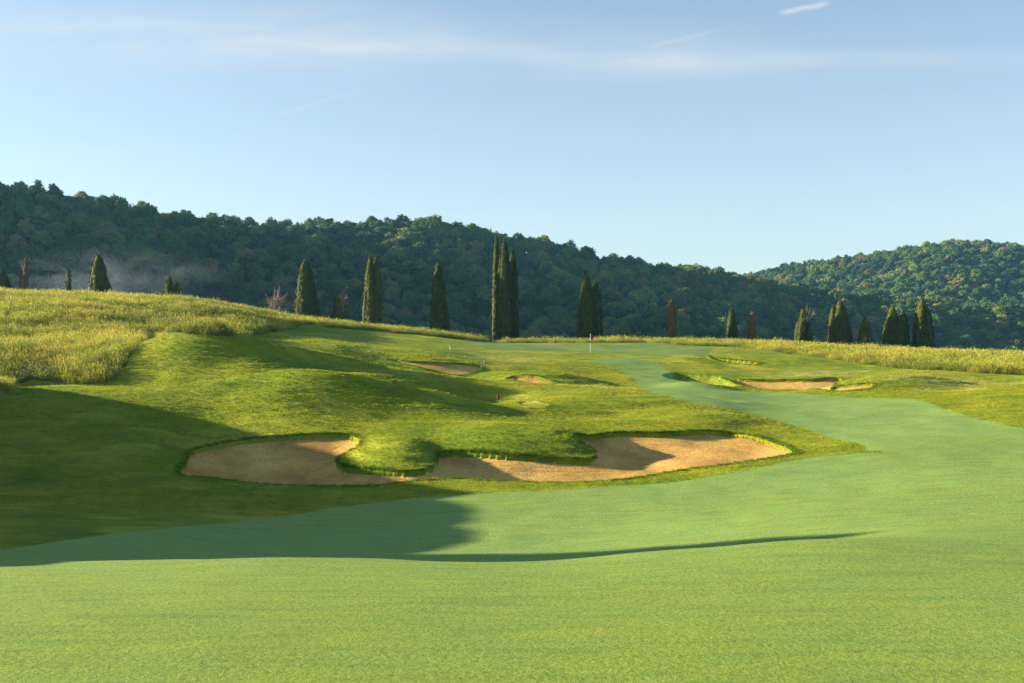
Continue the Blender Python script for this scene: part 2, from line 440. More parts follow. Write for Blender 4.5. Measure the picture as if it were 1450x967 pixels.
def mat_fairway():
    m, nt = new_mat('dewy_fairway_grass')
    v = coords(nt); vs = coords(nt, (0.5, 1.7, 1), (0, 0, R(-10)))
    big = noise(nt, 0.09, 3, v); mid = noise(nt, 1.1, 5, vs, 0.7, 0.3); fine = noise(nt, 13, 5, v, 0.75); fib = noise(nt, 55, 3, coords(nt, (0.6, 1.3, 1), (0,0,R(25))), 0.7)
    near = N(nt, 'ShaderNodeTexCoord')
    sep = nt.nodes.new('ShaderNodeSeparateXYZ'); nt.links.new(near.outputs['Object'], sep.inputs[0])
    yb = nt.nodes.new('ShaderNodeMapRange'); yb.inputs[1].default_value = 9; yb.inputs[2].default_value = 34
    nt.links.new(sep.outputs['Y'], yb.inputs[0])
    c = mixc(nt, yb.outputs[0], (0.180, 0.282, 0.048), (0.172, 0.300, 0.088))       # bluer, slightly lighter green further on
    c = mixc(nt, ramp(nt, big, [(0.42, (0,0,0)), (0.62, (1,1,1))]), c, (0.172, 0.285, 0.068))
    c = mixc(nt, math_(nt, 'MULTIPLY', ramp(nt, mid, [(0.40, (0,0,0)), (0.66, (1,1,1))]), 0.7), c, (0.225, 0.300, 0.045))
    c = mixc(nt, math_(nt, 'MULTIPLY', ramp(nt, fine, [(0.36, (1,1,1)), (0.52, (0,0,0))]), 0.55), c, (0.070, 0.150, 0.035))
    c = mixc(nt, math_(nt, 'MULTIPLY', ramp(nt, fib, [(0.55, (0,0,0)), (0.72, (1,1,1))]), 0.30), c, (0.33, 0.40, 0.13))
    # grain of the mower and worn yellow strokes
    st = noise(nt, 1.0, 3, coords(nt, (0.5, 3.2, 1), (0, 0, R(-24))), 0.6)
    c = mixc(nt, math_(nt, 'MULTIPLY', ramp(nt, st, [(0.48, (0,0,0)), (0.66, (1,1,1))]), 0.35), c, (0.085, 0.175, 0.045))
    yl = noise(nt, 0.8, 5, coords(nt, (0.8, 1.5, 1), (0, 0, R(-20))), 0.75)
    c = mixc(nt, math_(nt, 'MULTIPLY', ramp(nt, yl, [(0.54, (0,0,0)), (0.74, (1,1,1))]), 0.38), c, (0.30, 0.34, 0.04))
    dk = noise(nt, 1.7, 6, coords(nt, (0.8, 1.4, 1)), 0.8)
    c = mixc(nt, math_(nt, 'MULTIPLY', ramp(nt, dk, [(0.30, (1,1,1)), (0.40, (0,0,0))]), 0.6), c, (0.10, 0.13, 0.030))
    h = math_(nt, 'ADD', math_(nt, 'MULTIPLY', fine, 0.5), math_(nt, 'MULTIPLY', mid, 0.8))
    h = math_(nt, 'ADD', h, math_(nt, 'MULTIPLY', st, 0.5))
    h = math_(nt, 'ADD', h, math_(nt, 'MULTIPLY', fib, 0.12))
    finish(nt, c, 0.85, h, 0.08, 0.9, spec=0.12)
    return m
def mat_green():
    m, nt = new_mat('putting_green_grass')
    v = coords(nt, (1, 3, 1))
    c = ramp(nt, noise(nt, 0.12, 4, v), [(0.35, (0.085, 0.165, 0.020)), (0.5, (0.13, 0.215, 0.030)), (0.62, (0.15, 0.19, 0.035))])
    finish(nt, c, 0.85, noise(nt, 2.5, 3, v), 0.03, 0.5)
    return m
def mat_soil_grass():
    m, nt = new_mat('meadow_ground')
    v = coords(nt)
    c = ramp(nt, noise(nt, 0.6, 5, v), [(0.4, (0.050, 0.065, 0.012)), (0.6, (0.11, 0.11, 0.03))])
    finish(nt, c, 0.95, noise(nt, 3, 4, v), 0.1, 1)
    return m
def mat_sand():
    m, nt = new_mat('raked_sand')
    v = coords(nt); vr = coords(nt, (0.5, 2.4, 1), (0, 0, R(8)))
    c = ramp(nt, noise(nt, 0.35, 5, v, 0.6), [(0.34, (0.42, 0.255, 0.070)), (0.52, (0.62, 0.395, 0.110)), (0.68, (0.76, 0.51, 0.17))])
    sp = noise(nt, 9, 5, v, 0.8)
    c = mixc(nt, math_(nt, 'MULTIPLY', ramp(nt, sp, [(0.40, (1,1,1)), (0.50, (0,0,0))]), 0.6), c, (0.27, 0.165, 0.07))
    foot = noise(nt, 2.2, 4, vr, 0.7, 0.8)
    h = math_(nt, 'ADD', foot, math_(nt, 'MULTIPLY', sp, 0.45))
    finish(nt, c, 0.95, h, 0.22, 1.0, spec=0.1)
    return m
def mat_blades(name, cols, transl=0.35, rough=0.6):
    m, nt = new_mat(name)
    at_ = N(nt, 'ShaderNodeAttribute'); at_.attribute_type = 'INSTANCER'; at_.attribute_name = 'tint'
    at2 = N(nt, 'ShaderNodeAttribute'); at2.attribute_type = 'GEOMETRY'; at2.attribute_name = 'hgt'
    c = ramp(nt, at_.outputs['Fac'], [(i / (len(cols) - 1), c) for i, c in enumerate(cols)])
    tip = mixc(nt, 0.30, c, (0.48, 0.44, 0.08)) if name.startswith('meadow') else c
    c = mixc(nt, at2.outputs['Fac'], c, tip)
    finish(nt, c, rough, transl=transl, spec=0.2)
    return m
def mat_foliage(name, cols, transl=0.25, speck=True):
    m, nt = new_mat(name)
    at_ = N(nt, 'ShaderNodeAttribute'); at_.attribute_type = 'INSTANCER'; at_.attribute_name = 'tint'
    c = ramp(nt, at_.outputs['Fac'], [(i / (len(cols) - 1), c) for i, c in enumerate(cols)])
    tc = coords(nt)
    c = mixc(nt, ramp(nt, noise(nt, 0.9, 3, tc), [(0.4, (0,0,0)), (0.65, (1,1,1))]), c, mixc(nt, 0.3, c, (0.16, 0.17, 0.03)))
    finish(nt, c, 0.7, transl=transl, spec=0.15)
    return m
def mat_plain(name, col, rough=0.8, var=None, scale=3, spec=0.2, transl=0):
    m, nt = new_mat(name)
    v = coords(nt)
    c = ramp(nt, noise(nt, scale, 4, v), [(0.35, col), (0.65, var or tuple(x * 1.35 for x in col))])
    finish(nt, c, rough, noise(nt, scale * 4, 3, v), 0.01, 0.5, spec=spec, transl=transl)
    return m

M_ROUGH, M_FAIR, M_GREEN, M_SAND, M_SOIL = mat_rough(), mat_fairway(), mat_green(), mat_sand(), mat_soil_grass()

# ------------------------------------------------------------------ ground sheets
nr, nc = XX.shape
VID = np.arange(nr * nc).reshape(nr, nc)
ALLV = np.stack([XX, YY, ZZ], -1).reshape(-1, 3)
QUADS = np.stack([VID[:-1,:-1], VID[:-1,1:], VID[1:,1:], VID[1:,:-1]], -1).reshape(-1, 4)
zf = zone.ravel()
# squares on a bunker rim are split along the rim
RIMF = RIM.ravel(); rq = QUADS[RIMF]; rd_ = np.abs(bd.ravel()[rq])
dia = (rd_[:, 0] + rd_[:, 2]) <= (rd_[:, 1] + rd_[:, 3])
ta = np.where(dia[:, None], rq[:, [0, 1, 2]], rq[:, [0, 1, 3]]); tb = np.where(dia[:, None], rq[:, [0, 2, 3]], rq[:, [1, 2, 3]])
RIMT = np.concatenate([ta, tb]); _td = bd.ravel()[RIMT]
RIMZ = np.where(_td.min(-1) > 0.03, 10 + np.tile(bic.ravel()[RIMF], 2), 0)
def sheet(name, codes, mat, label=None):
    sel = np.isin(zf, codes)
    q = QUADS[sel & ~RIMF]; t = RIMT[np.isin(RIMZ, codes)]
    if len(q) == 0: return None
    used, inv = np.unique(np.concatenate([q.ravel(), t.ravel()]), return_inverse=True)
    o = mesh_from(name, ALLV[used], [inv[:q.size].reshape(-1, 4), inv[q.size:].reshape(-1, 3)], [mat])
    tag(o, kind='structure'); 
    if label: o['label'] = label
    return o
sheet('rough', [0], M_ROUGH, 'mown yellow green rough over the rolling mounds around the bunkers')
sheet('fairway', [1], M_FAIR, 'smooth pale dewy fairway sweeping from the foreground up to the right')
sheet('putting_green', [2], M_GREEN, 'smooth green putting surface around the flagstick')
sheet('meadow_ground', [3], M_SOIL, 'dark ground below the tall meadow grass')
BL = ['large winding sand bunker with two grassy tongues beside the fairway', 'narrow sand bunker cut into the mound left of the small domed mound',
      'small sand bunker in the face of the domed mound', 'long sand bunker beyond the fairway on the right',
      'short sand bunker sliver under the right hand mound', 'shallow sand bunker right of the green', 'tiny worn sand patch behind the ridge near the red marker']
for k in range(6):
    sheet('sand_bunker', [10 + k], M_SAND, BL[k])
sheet('worn_ground', [16], mat_plain('worn_turf', (0.17, 0.19, 0.015), 0.95, (0.27, 0.24, 0.02), 4), BL[6])

# surrounding land, one coarse sheet out to the horizon
gx = np.concatenate([np.linspace(-1500, -400, 8), np.arange(-380, 381, 12.0), np.linspace(400, 1500, 8)])
gy = np.concatenate([np.linspace(-600, -120, 5), np.arange(-100, 261, 8.0), np.linspace(300, 2100, 10)])
GX, GY = np.meshgrid(gx, gy)
GZ = height0(GX, GY)
pxx = GX / np.maximum(GY, 5) * F + PX0
inside = (GY > 3) & (GY < 212) & (pxx > -1550) & (pxx < 3000)
GZ = np.where(inside, GZ - 3.0, GZ)
GZ = np.where(GY > 205, np.minimum(GZ, -9 - (GY - 205) * 0.12), GZ); GZ = np.maximum(GZ, -32)
GZ = np.where(np.abs(GX) > 400, -30, GZ)
gid = np.arange(GX.size).reshape(GX.shape)
q = np.stack([gid[:-1,:-1], gid[:-1,1:], gid[1:,1:], gid[1:,:-1]], -1).reshape(-1, 4)
o = mesh_from('ground', np.stack([GX, GY, GZ], -1).reshape(-1, 3), q, [M_SOIL]); tag(o, kind='structure')

# ------------------------------------------------------------------ hills
LR = [(-900,60),(-500,95),(-250,185),(-100,250),(0,293),(60,297),(100,304),(150,310),(200,320),(250,328),(300,332),(350,338),(400,346),(430,339),(500,334),(560,332),(600,332),(650,344),(700,354),(750,359),(800,369),(850,382),(900,391),(950,399),(1000,402),(1030,410),(1100,424),(1200,436),(1350,450),(1600,470),(2400,478)]  # left of the frame the unseen ridge is raised to shade this hillside
LRD = [(-900,420),(0,450),(500,560),(1000,590),(1600,620)]
RRg = [(700,457),(900,432),(1000,422),(1040,407),(1100,394),(1150,385),(1200,378),(1250,371),(1300,361),(1350,356),(1400,357),(1450,361),(1600,359),(1900,347),(2600,337)]
def hill_height(px, D):
    ly = np.interp(px, [a for a, b in LR], [b for a, b in LR]); ld = np.interp(px, [a for a, b in LRD], [b for a, b in LRD])
    zr = (PY0 - ly) / F * ld
    b0 = ld - 175
    t = (D - b0) / (ld - b0)
    zl = -25 + (zr + 25) * np.where(t < 1, smooth01(t * 0.85 + 0.08) / smooth01(0.93), 1 - 0.25 * (t - 1) ** 1.2 * (t >= 1))
    zl = np.where(t < -0.09, -25, zl)
    ry = np.interp(px, [a for a, b in RRg], [b for a, b in RRg]); rd = 950.0
    zrr = (PY0 - ry) / F * rd
    t2 = (D - 620) / (rd - 620)
    zr2 = -25 + (zrr + 25) * np.where(t2 < 1, smooth01(t2 * 0.8 + 0.1) / smooth01(0.9), 1 - 0.3 * np.maximum(t2 - 1, 0))
    zr2 = np.where(t2 < -0.12, -25, zr2)
    z = np.maximum(zl, zr2)
    X = (px - PX0) / F * D
    amp = np.clip((z + 25) / 30, 0, 1)
    g = fbm(X / 70.0 + 3, D / 70.0, 3, 33) * 9 * amp * np.clip(np.minimum(np.abs(D - ld), np.abs(D - rd)) / 60, 0.12, 1)
    return np.nan_to_num(z + g, nan=-25)
hp = np.arange(-900, 2500, 12.0); hd = np.concatenate([np.arange(204, 1150, 8.0), np.arange(1150, 2000, 60)])
HP, HD = np.meshgrid(hp, hd)
HZ = hill_height(HP, HD)
HZ = np.where(HD < 300, np.interp(HD, [204, 240, 300], [-9, -16, -25]) , HZ)
HX = (HP - PX0) / F * HD
hid = np.arange(HP.size).reshape(HP.shape)
q = np.stack([hid[:-1,:-1], hid[:-1,1:], hid[1:,1:], hid[1:,:-1]], -1).reshape(-1, 4)
M_HILL = mat_plain('forest_floor', (0.02, 0.03, 0.010), 1.0, (0.035, 0.045, 0.015), 0.05)
o = mesh_from('hills', np.stack([HX, HD, HZ], -1).reshape(-1, 3), q, [M_HILL]); tag(o, kind='structure')

# ------------------------------------------------------------------ prototypes library (not linked to the scene by itself)
def tube(p0, p1, r0, r1, n=6):
    p0 = np.array(p0, float); p1 = np.array(p1, float); d = p1 - p0; d /= max(np.linalg.norm(d), 1e-9)
    a = np.cross(d, [0, 0, 1.0]);
    if np.linalg.norm(a) < 1e-3: a = np.array([1.0, 0, 0])
    a /= np.linalg.norm(a); b = np.cross(d, a)
    th = np.arange(n) * 2 * math.pi / n
    ring = np.cos(th)[:, None] * a + np.sin(th)[:, None] * b
    V = np.concatenate([p0 + ring * r0, p1 + ring * r1])
    Q = np.array([[i, (i+1) % n, n + (i+1) % n, n + i] for i in range(n)])
    return V, Q
class MB:
    def __init__(s): s.V = []; s.Q = []; s.n = 0
    def add(s, V, Q): s.V.append(V); s.Q.append(Q + s.n); s.n += len(V)
    def chain(s, pts, rs, n=6):
        for i in range(len(pts) - 1): s.add(*tube(pts[i], pts[i+1], rs[i], rs[i+1], n))
    def arrays(s): return np.concatenate(s.V), np.concatenate(s.Q)

def leaf_quads(C, size, aspect=1.0, up=0.0, g=None, normals=None, jit=0.45):
    """one small four-sided leaf clump per centre"""
    g = g or rng
    n = len(C)
    if normals is None:
        nn = g.normal(size=(n, 3))
    else:
        nn = normals + g.normal(size=(n, 3)) * jit
    nn /= np.linalg.norm(nn, axis=1)[:, None]
    t = g.normal(size=(n, 3)) + np.array([0, 0, up])
    t -= (t * nn).sum(1)[:, None] * nn; t /= np.linalg.norm(t, axis=1)[:, None]
    b = np.cross(nn, t)
    s = size * g.uniform(0.6, 1.35, n)[:, None]
    w = b * s * aspect; h = t * s
    V = np.stack([C - h*0.9, C + w*0.55 + h*0.1, C + h, C - w*0.55 - h*0.0], 1).reshape(-1, 3)
    Q = np.arange(n * 4).reshape(n, 4)
    return V, Q

def broadleaf_parts(seed, nclump=34, leaves=38, conical=0.0):
    """unit tree about 10 m tall, 9 m wide; returns (trunk arrays, crown arrays)"""
    g = np.random.default_rng(seed)
    tm = MB()
    lean = g.normal(size=2) * 0.4
    tm.chain([(0,0,-1.5),(lean[0]*.3,lean[1]*.3,2.0),(lean[0],lean[1],5.5)], [0.28, 0.22, 0.12])
    for k in range(5):
        a = g.uniform(0, 6.28); r = g.uniform(1.5, 3.0); z = g.uniform(4.5, 8)
        tm.chain([(lean[0]*.5, lean[1]*.5, 3 + k*.4), (math.cos(a)*r*.5, math.sin(a)*r*.5, (3+k*.4+z)/2), (math.cos(a)*r, math.sin(a)*r, z)], [0.12, 0.08, 0.03], 5)
    VV, QQ, n = [], [], 0
    W = g.uniform(0.85, 1.15)
    for k in range(nclump):
        d = g.normal(size=3); d /= np.linalg.norm(d)
        d[2] = abs(d[2]) * 1.0 - 0.32
        c = np.array([d[0] * 3.5 * W, d[1] * 3.5 * W, 6.0 + d[2] * 3.4]) * 1.0
        c += g.normal(size=3) * 0.45
        c[:2] *= 1 - conical * np.clip((c[2] - 4) / 7, 0, 1)
        rad = g.uniform(0.8, 1.7)
        pts = g.normal(size=(leaves, 3)); nn = pts / np.linalg.norm(pts, axis=1)[:, None]
        pp = c + nn * (rad * g.uniform(0.55, 1.0, leaves)[:, None]) * np.array([1, 1, 0.7])
        V, Q = leaf_quads(pp, 0.42, 1.0, 0, g, nn)
        VV.append(V); QQ.append(Q + n); n += len(V)
    return tm.arrays(), (np.concatenate(VV), np.concatenate(QQ))

LEAFCOLS = [(0.026,0.066,0.034),(0.040,0.095,0.036),(0.065,0.135,0.034),(0.105,0.180,0.032),(0.160,0.225,0.040),(0.210,0.180,0.060),(0.215,0.135,0.075)]
M_LEAF = mat_foliage('broadleaf_leaves', LEAFCOLS)
M_BARK = mat_plain('bark', (0.10, 0.075, 0.05), 0.95, (0.16, 0.12, 0.085), 6)
protos_col = bpy.data.collections.new('broadleaf_kinds')
TREE_PARTS = []
for k in range(9):
    (tv, tq), (cv, cq) = broadleaf_parts(100 + k, int(rng.integers(26, 42)), 40, conical=[0, 0.15, 0.3, 0, 0.45, 0.1, 0, 0.25, 0.5][k])
    tr = mesh_from('trunk', tv, tq, [M_BARK], link=False); cr = mesh_from('crown', cv, cq, [M_LEAF], smooth=False, link=False)
    TREE_PARTS.append((tr.data, cr.data))
    both = bpy.data.meshes.new('broadleaf_tree')
    V = np.concatenate([tv, cv]); Q = np.concatenate([tq, cq + len(tv)])
    w = mesh_from('broadleaf', V, Q, [M_BARK, M_LEAF], smooth=False, link=False)
    mi = np.zeros(len(Q), dtype=np.int32); mi[len(tq):] = 1
    w.data.polygons.foreach_set('material_index', mi)
    protos_col.objects.link(w)

def scatter_object(name, pts, scales, rots, tints, collection, idx=None):
    """a single object whose points carry copies of the collection's meshes"""
    me = bpy.data.meshes.new(name); n = len(pts)
    me.vertices.add(n); me.vertices.foreach_set('co', np.asarray(pts, np.float32).ravel())
    def attr(nm, typ, arr, key='value'):
        a = me.attributes.new(nm, typ, 'POINT'); a.data.foreach_set(key, np.asarray(arr, np.float32).ravel())
    attr('scl', 'FLOAT_VECTOR', scales, 'vector'); attr('rot', 'FLOAT_VECTOR', rots, 'vector'); attr('tint', 'FLOAT', tints)
    o = bpy.data.objects.new(name, me); COL.objects.link(o)
    ng = bpy.data.node_groups.new(name + '_scatter', 'GeometryNodeTree')
    ng.interface.new_socket('Geometry', in_out='INPUT', socket_type='NodeSocketGeometry')
    ng.interface.new_socket('Geometry', in_out='OUTPUT', socket_type='NodeSocketGeometry')
    gi = ng.nodes.new('NodeGroupInput'); go = ng.nodes.new('NodeGroupOutput')
    ip = ng.nodes.new('GeometryNodeInstanceOnPoints'); ci = ng.nodes.new('GeometryNodeCollectionInfo')
    ci.inputs['Collection'].default_value = collection; ci.inputs['Separate Children'].default_value = True; ci.inputs['Reset Children'].default_value = True
    ip.inputs['Pick Instance'].default_value = True
    def named(nm, typ):
        a = ng.nodes.new('GeometryNodeInputNamedAttribute'); a.data_type = typ; a.inputs['Name'].default_value = nm
        return [s for s in a.outputs if s.enabled and s.name == 'Attribute'][0]
    e2r = ng.nodes.new('FunctionNodeEulerToRotation')
    ng.links.new(named('rot', 'FLOAT_VECTOR'), e2r.inputs[0])
    ng.links.new(gi.outputs[0], ip.inputs['Points']); ng.links.new(ci.outputs[0], ip.inputs['Instance'])
    ng.links.new(named('scl', 'FLOAT_VECTOR'), ip.inputs['Scale']); ng.links.new(e2r.outputs[0], ip.inputs['Rotation'])
    ng.links.new(ip.outputs[0], go.inputs[0])
    md_ = o.modifiers.new('scatter', 'NODES'); md_.node_group = ng
    return o

# ------------------------------------------------------------------ forest
def forest_points(p0, p1, d0, d1, spacing, keep):
    """jittered world grid"""
    pts = []
    xs = np.arange(at(p0, d1) - 5, at(p1, d1) + 5, spacing); ys = np.arange(d0, d1, spacing)
    X, Y = np.meshgrid(xs, ys)
    X = X + rng.uniform(-.45, .45, X.shape) * spacing; Y = Y + rng.uniform(-.45, .45, X.shape) * spacing
    X, Y = X.ravel(), Y.ravel()
    P = X / Y * F + PX0
    m = keep(P, Y) & (P > p0) & (P < p1)
    X, Y, P = X[m], Y[m], P[m]
    return X, Y, P, hill_height(P, Y)
def keep_left(P, D):
    ld = np.interp(P, [a for a, b in LRD], [b for a, b in LRD])
    return (D > ld - 195) & (D < ld + 42)
def keep_right(P, D):
    return (D > 560) & (D < 985) & (hill_height(P, D) > -26)
Xa, Ya, Pa, Za = forest_points(-60, 1500, 255, 830, 6.2, keep_left)
# tree top rows: find the skyline trees of the left ridge
top_y = PY0 - (Za + 9.0) / Ya * F
lr_d = np.interp(Pa, [a for a, b in LRD], [b for a, b in LRD])
on_ridge = (np.abs(Ya - lr_d) < 9) & (Pa > -5) & (Pa < 1035)
# keep about one per 9 px of skyline
order = np.nonzero(on_ridge)[0]; order = order[np.argsort(Pa[order])]
sky_idx = []; last = -99
for i in order:
    if Pa[i] - last > 11: sky_idx.append(i); last = Pa[i]
sky_idx = np.array(sky_idx)
rest = np.setdiff1d(np.arange(len(Xa)), sky_idx)
def tints_for(X, Y, P):
    n1 = fbm(X / 35.0, Y / 35.0, 3, 51)
    t = 0.26 + n1 * 0.45 + rng.normal(size=len(X)) * 0.17
    br = rng.random(len(X)); t = np.where(br > 0.93, rng.uniform(0.75, 1.0, len(X)), t)
    t = np.where((br < 0.05), rng.uniform(0.5, 0.66, len(X)), t)
    return np.clip(t, 0, 1)
def scl_for(n, lo, hi):
    s = rng.uniform(lo, hi, n)
    return np.stack([s * rng.uniform(.85, 1.2, n), s * rng.uniform(.85, 1.2, n), s * rng.uniform(.8, 1.25, n)], -1)
def rots(n): return np.stack([rng.normal(size=n) * .05, rng.normal(size=n) * .05, rng.uniform(0, 6.283, n)], -1)
n = len(rest)
fo = scatter_object('forest', np.stack([Xa[rest], Ya[rest], Za[rest]], -1), scl_for(n, 0.60, 1.22), rots(n), tints_for(Xa[rest], Ya[rest], Pa[rest]), protos_col)
tag(fo, 'dense dark green woodland covering the nearer long hillside', 'woodland', kind='stuff')
Xb, Yb, Pb, Zb = forest_points(880, 1540, 560, 985, 7.0, keep_right)
n = len(Xb)
fo = scatter_object('forest', np.stack([Xb, Yb, Zb], -1), scl_for(n, 0.62, 1.22), rots(n), np.clip(tints_for(Xb, Yb, Pb) - 0.03, 0, 1), protos_col)
tag(fo, 'dense green woodland covering the farther hill on the right', 'woodland', kind='stuff')
SKT = tints_for(Xa[sky_idx], Ya[sky_idx], Pa[sky_idx])
for j, i in enumerate(sky_idx):
    t = empty('broadleaf_tree', (Xa[i], Ya[i], Za[i] - 0.3))
    s = rng.uniform(0.72, 1.22)
    t.scale = (s * rng.uniform(.75, 1.05), s * rng.uniform(.75, 1.05), s * rng.uniform(.95, 1.25)); t.rotation_euler = (0, 0, rng.uniform(0, 6.28))
    tag(t, 'broadleaf tree on the crest of the long wooded hill, standing against the sky', 'tree', 'broadleaf trees along the skyline of the wooded hill')
    td, cd = TREE_PARTS[int(rng.integers(0, 9))]
    for nm, dd_ in (('trunk', td), ('crown', cd)):
        c = bpy.data.objects.new(nm, dd_); COL.objects.link(c); c.parent = t
        c['tint'] = float(min(1, SKT[j] + 0.12))
print('forest', len(rest), len(Xb), 'skyline', len(sky_idx))

# ------------------------------------------------------------------ cypresses
M_CYP = mat_foliage('cypress_foliage', [(0.022,0.046,0.009),(0.036,0.060,0.010),(0.060,0.076,0.014),(0.120,0.082,0.026),(0.190,0.105,0.045)], 0.03)
M_DEAD = mat_plain('dead_wood', (0.24, 0.18, 0.125), 0.95, (0.34, 0.27, 0.20), 5)
def column_crown(seed, spires, dens=1.0):
    """spires: (dx, dy, height, radius, base z)"""
    g = np.random.default_rng(seed)
    VV, QQ, n = [], [], 0
    for (dx, dy, H, rad, zb) in spires:
        area = H * rad * 2 * math.pi
        cnt = int(area * 62 * dens)
        t = g.random(cnt) ** 0.92; a = g.uniform(0, 2*math.pi, cnt)
        prof = np.interp(t, [0, .06, .25, .5, .75, .9, 1], [.88, .97, 1.0, .90, .70, .46, .10])
        k1, k2 = g.integers(3, 6), g.integers(6, 10); ph = g.uniform(0, 6, 3)
        lump = 1 + 0.09*np.sin(k1*a + ph[0] + 2.0*t) + 0.06*np.sin(k2*a + ph[1] - 3*t) + 0.10*fbm(a*2.2 + 9, t*H/1.1, 3, seed)
        r = rad * prof * lump * (g.uniform(0.84, 1.03, cnt) + (g.random(cnt) > .93) * g.uniform(0, .16, cnt))
        C = np.stack([dx + np.cos(a)*r, dy + np.sin(a)*r, zb + t*(H - zb)], -1)
        nn = np.stack([np.cos(a), np.sin(a), np.full(cnt, 0.35)], -1)
        V, Q = leaf_quads(C, 0.27, 0.5, 2.2, g, nn, 0.28)
        VV.append(V); QQ.append(Q + n); n += len(V)
        # dense inner growth
        m = 14; zz = np.linspace(0, 0.97, 16)
        pr = np.interp(zz, [0, .06, .25, .5, .75, .9, 1], [.88, .97, 1.0, .90, .70, .46, .10]) * rad * 0.84
        th = np.arange(m) * 2 * math.pi / m
        Vc = np.stack([dx + np.cos(th)[None] * pr[:, None], dy + np.sin(th)[None] * pr[:, None], np.repeat((zb + zz * (H - zb))[:, None], m, 1)], -1).reshape(-1, 3)
        Qc = np.array([[i*m + j, i*m + (j+1) % m, (i+1)*m + (j+1) % m, (i+1)*m + j] for i in range(15) for j in range(m)])
        VV.append(Vc); QQ.append(Qc + n); n += len(Vc)
    return np.concatenate(VV), np.concatenate(QQ)
def bare_branches(seed, H, spread, count, upright=0.6, zmin=0.05, side=None, thick=1.0):
    g = np.random.default_rng(seed); mb = MB()
    for k in range(count):
        a = g.uniform(0, 2*math.pi) if side is None else g.normal() * 0.7 + side
        z0 = g.uniform(zmin, 0.55) * H; L = H * g.uniform(0.25, 0.55)
        p = np.array([0, 0, z0]); d = np.array([math.cos(a) * (1-upright), math.sin(a) * (1-upright), upright]) * np.array([spread, spread, 1])
        pts = [p]; rs = [0.07 * thick]
        for s in range(5):
            p = p + d / np.linalg.norm(d) * L / 5; d = d + g.normal(size=3) * 0.22; d[2] = abs(d[2]); pts.append(p); rs.append(0.07 * thick * (1 - (s + 1) / 5.8))
            for q_ in range(3):
                e = d / np.linalg.norm(d) + g.normal(size=3) * 0.6; e[2] = abs(e[2]) ; e /= np.linalg.norm(e)
                l2 = L * g.uniform(.12, .3)
                mb.chain([p, p + e * l2 * .5, p + e * l2 + g.normal(size=3) * .06], [0.035 * thick, 0.025 * thick, 0.01], 4)
        mb.chain(pts, rs, 5)
    return mb.arrays()

def cypress(px, base_y, top_y, wpx, D, label, spires=None, tint=0.3, group=None, dead=0, name='cypress_tree', seed=0):
    """px, rows and width are measured on the photograph and turned into metres at distance D"""
    x = at(px, D); zg = hz(x, D)
    ztop = -(top_y - PY0) / F * D
    H = ztop - zg; w = wpx / F * D / 2
    t = empty(name, (x, D, zg)); tag(t, label, 'tree', group)
    mb = MB(); mb.chain([(0,0,-0.3),(0,0,0.5),(0.05,0,H*.5),(0,0,H*.86)], [0.24, 0.19, 0.11, 0.03])
    mesh_from('trunk', *mb.arrays(), [M_BARK], parent=t)
    sp = spires or [(0, 1.0, 0.95)]
    S = [(dx * w, (0.25 if k % 2 else -0.1) * w * (len(sp) > 1), H * hh, w * rr * 1.10, 0.12) for k, (dx, hh, rr, *_) in enumerate(sp)]
    V, Q = column_crown(200 + seed, S)
    c = mesh_from('crown', V, Q, [M_CYP], smooth=False, parent=t); c['tint'] = tint
    if dead:
        v, q_ = bare_branches(300 + seed, H * 0.95, 0.55, dead, 0.75, side=0.0)
        c = mesh_from('dead_branch', v, q_, [M_DEAD], parent=t)
        c['label'] = 'bare grey dead branches on the right side'
    return t
def sparse_tree(px, base_y, top_y, wpx, D, label, n_br, seed, upright=0.7, green=None, tint=0.8, name='dead_tree', spread=1.0):
    x = at(px, D); zg = hz(x, D); H = -(top_y - PY0) / F * D - zg; w = wpx / F * D / 2
    t = empty(name, (x, D, zg)); tag(t, label, 'tree')
    mb = MB(); mb.chain([(0,0,-0.3),(0.05,0,H*.3),(-0.05,0,H*.6),(0,0,H*.95)], [0.2, 0.15, 0.09, 0.02])
    mesh_from('trunk', *mb.arrays(), [M_DEAD], parent=t)
    v, q_ = bare_branches(400 + seed, H, spread, n_br, upright)
    k = np.clip(np.abs(v[:, 0]).max(), 0.1, None); v[:, 0] *= w / k; v[:, 1] *= w / k; v[:, 2] *= H / max(v[:, 2].max(), .1)
    mesh_from('branches', v, q_, [M_DEAD], parent=t)
    if green:
        V, Q = column_crown(500 + seed, [(dx*w, 0, H*hh, w*rr, H*zb) for dx, hh, rr, zb in green], 0.6)
        c = mesh_from('crown', V, Q, [M_CYP], smooth=False, parent=t); c['tint'] = tint
    return t

cypress(2, 416, 384, 22, 138, 'dark cypress cut by the left edge of the frame, on the meadow crest', seed=1)
sparse_tree(36, 415, 364, 20, 138, 'thin brownish half dead cypress with bare side stems, second tree from the left', 14, 2, 0.9, [(0.1, 1.0, .36, .25), (-.7, .62, .22, .05)], 0.85, name='dying_cypress')
sparse_tree(97, 420, 380, 22, 138, 'thin ragged half bare cypress between the brown thin one and the broad cone', 16, 3, 0.75, [(0, 1.0, .34, .12)], 0.25, name='dying_cypress')
cypress(140, 423, 362, 29, 136, 'broad cone shaped green cypress standing alone on the left meadow crest', [(0, 1.0, .78), (.42, .56, .62), (-.35,.6,.55)], 0.28, seed=4)
cypress(240, 426, 393, 14, 140, 'small slim cypress, the taller of the touching pair on the left meadow crest', seed=5)
cypress(251, 426, 401, 10, 140, 'small slim cypress, the shorter of the touching pair on the left meadow crest', seed=6)
sparse_tree(389, 446, 402, 40, 146, 'bare leafless grey tree with spreading branches left of the first tall cypress', 44, 7, 0.45, name='bare_tree', spread=1.3)
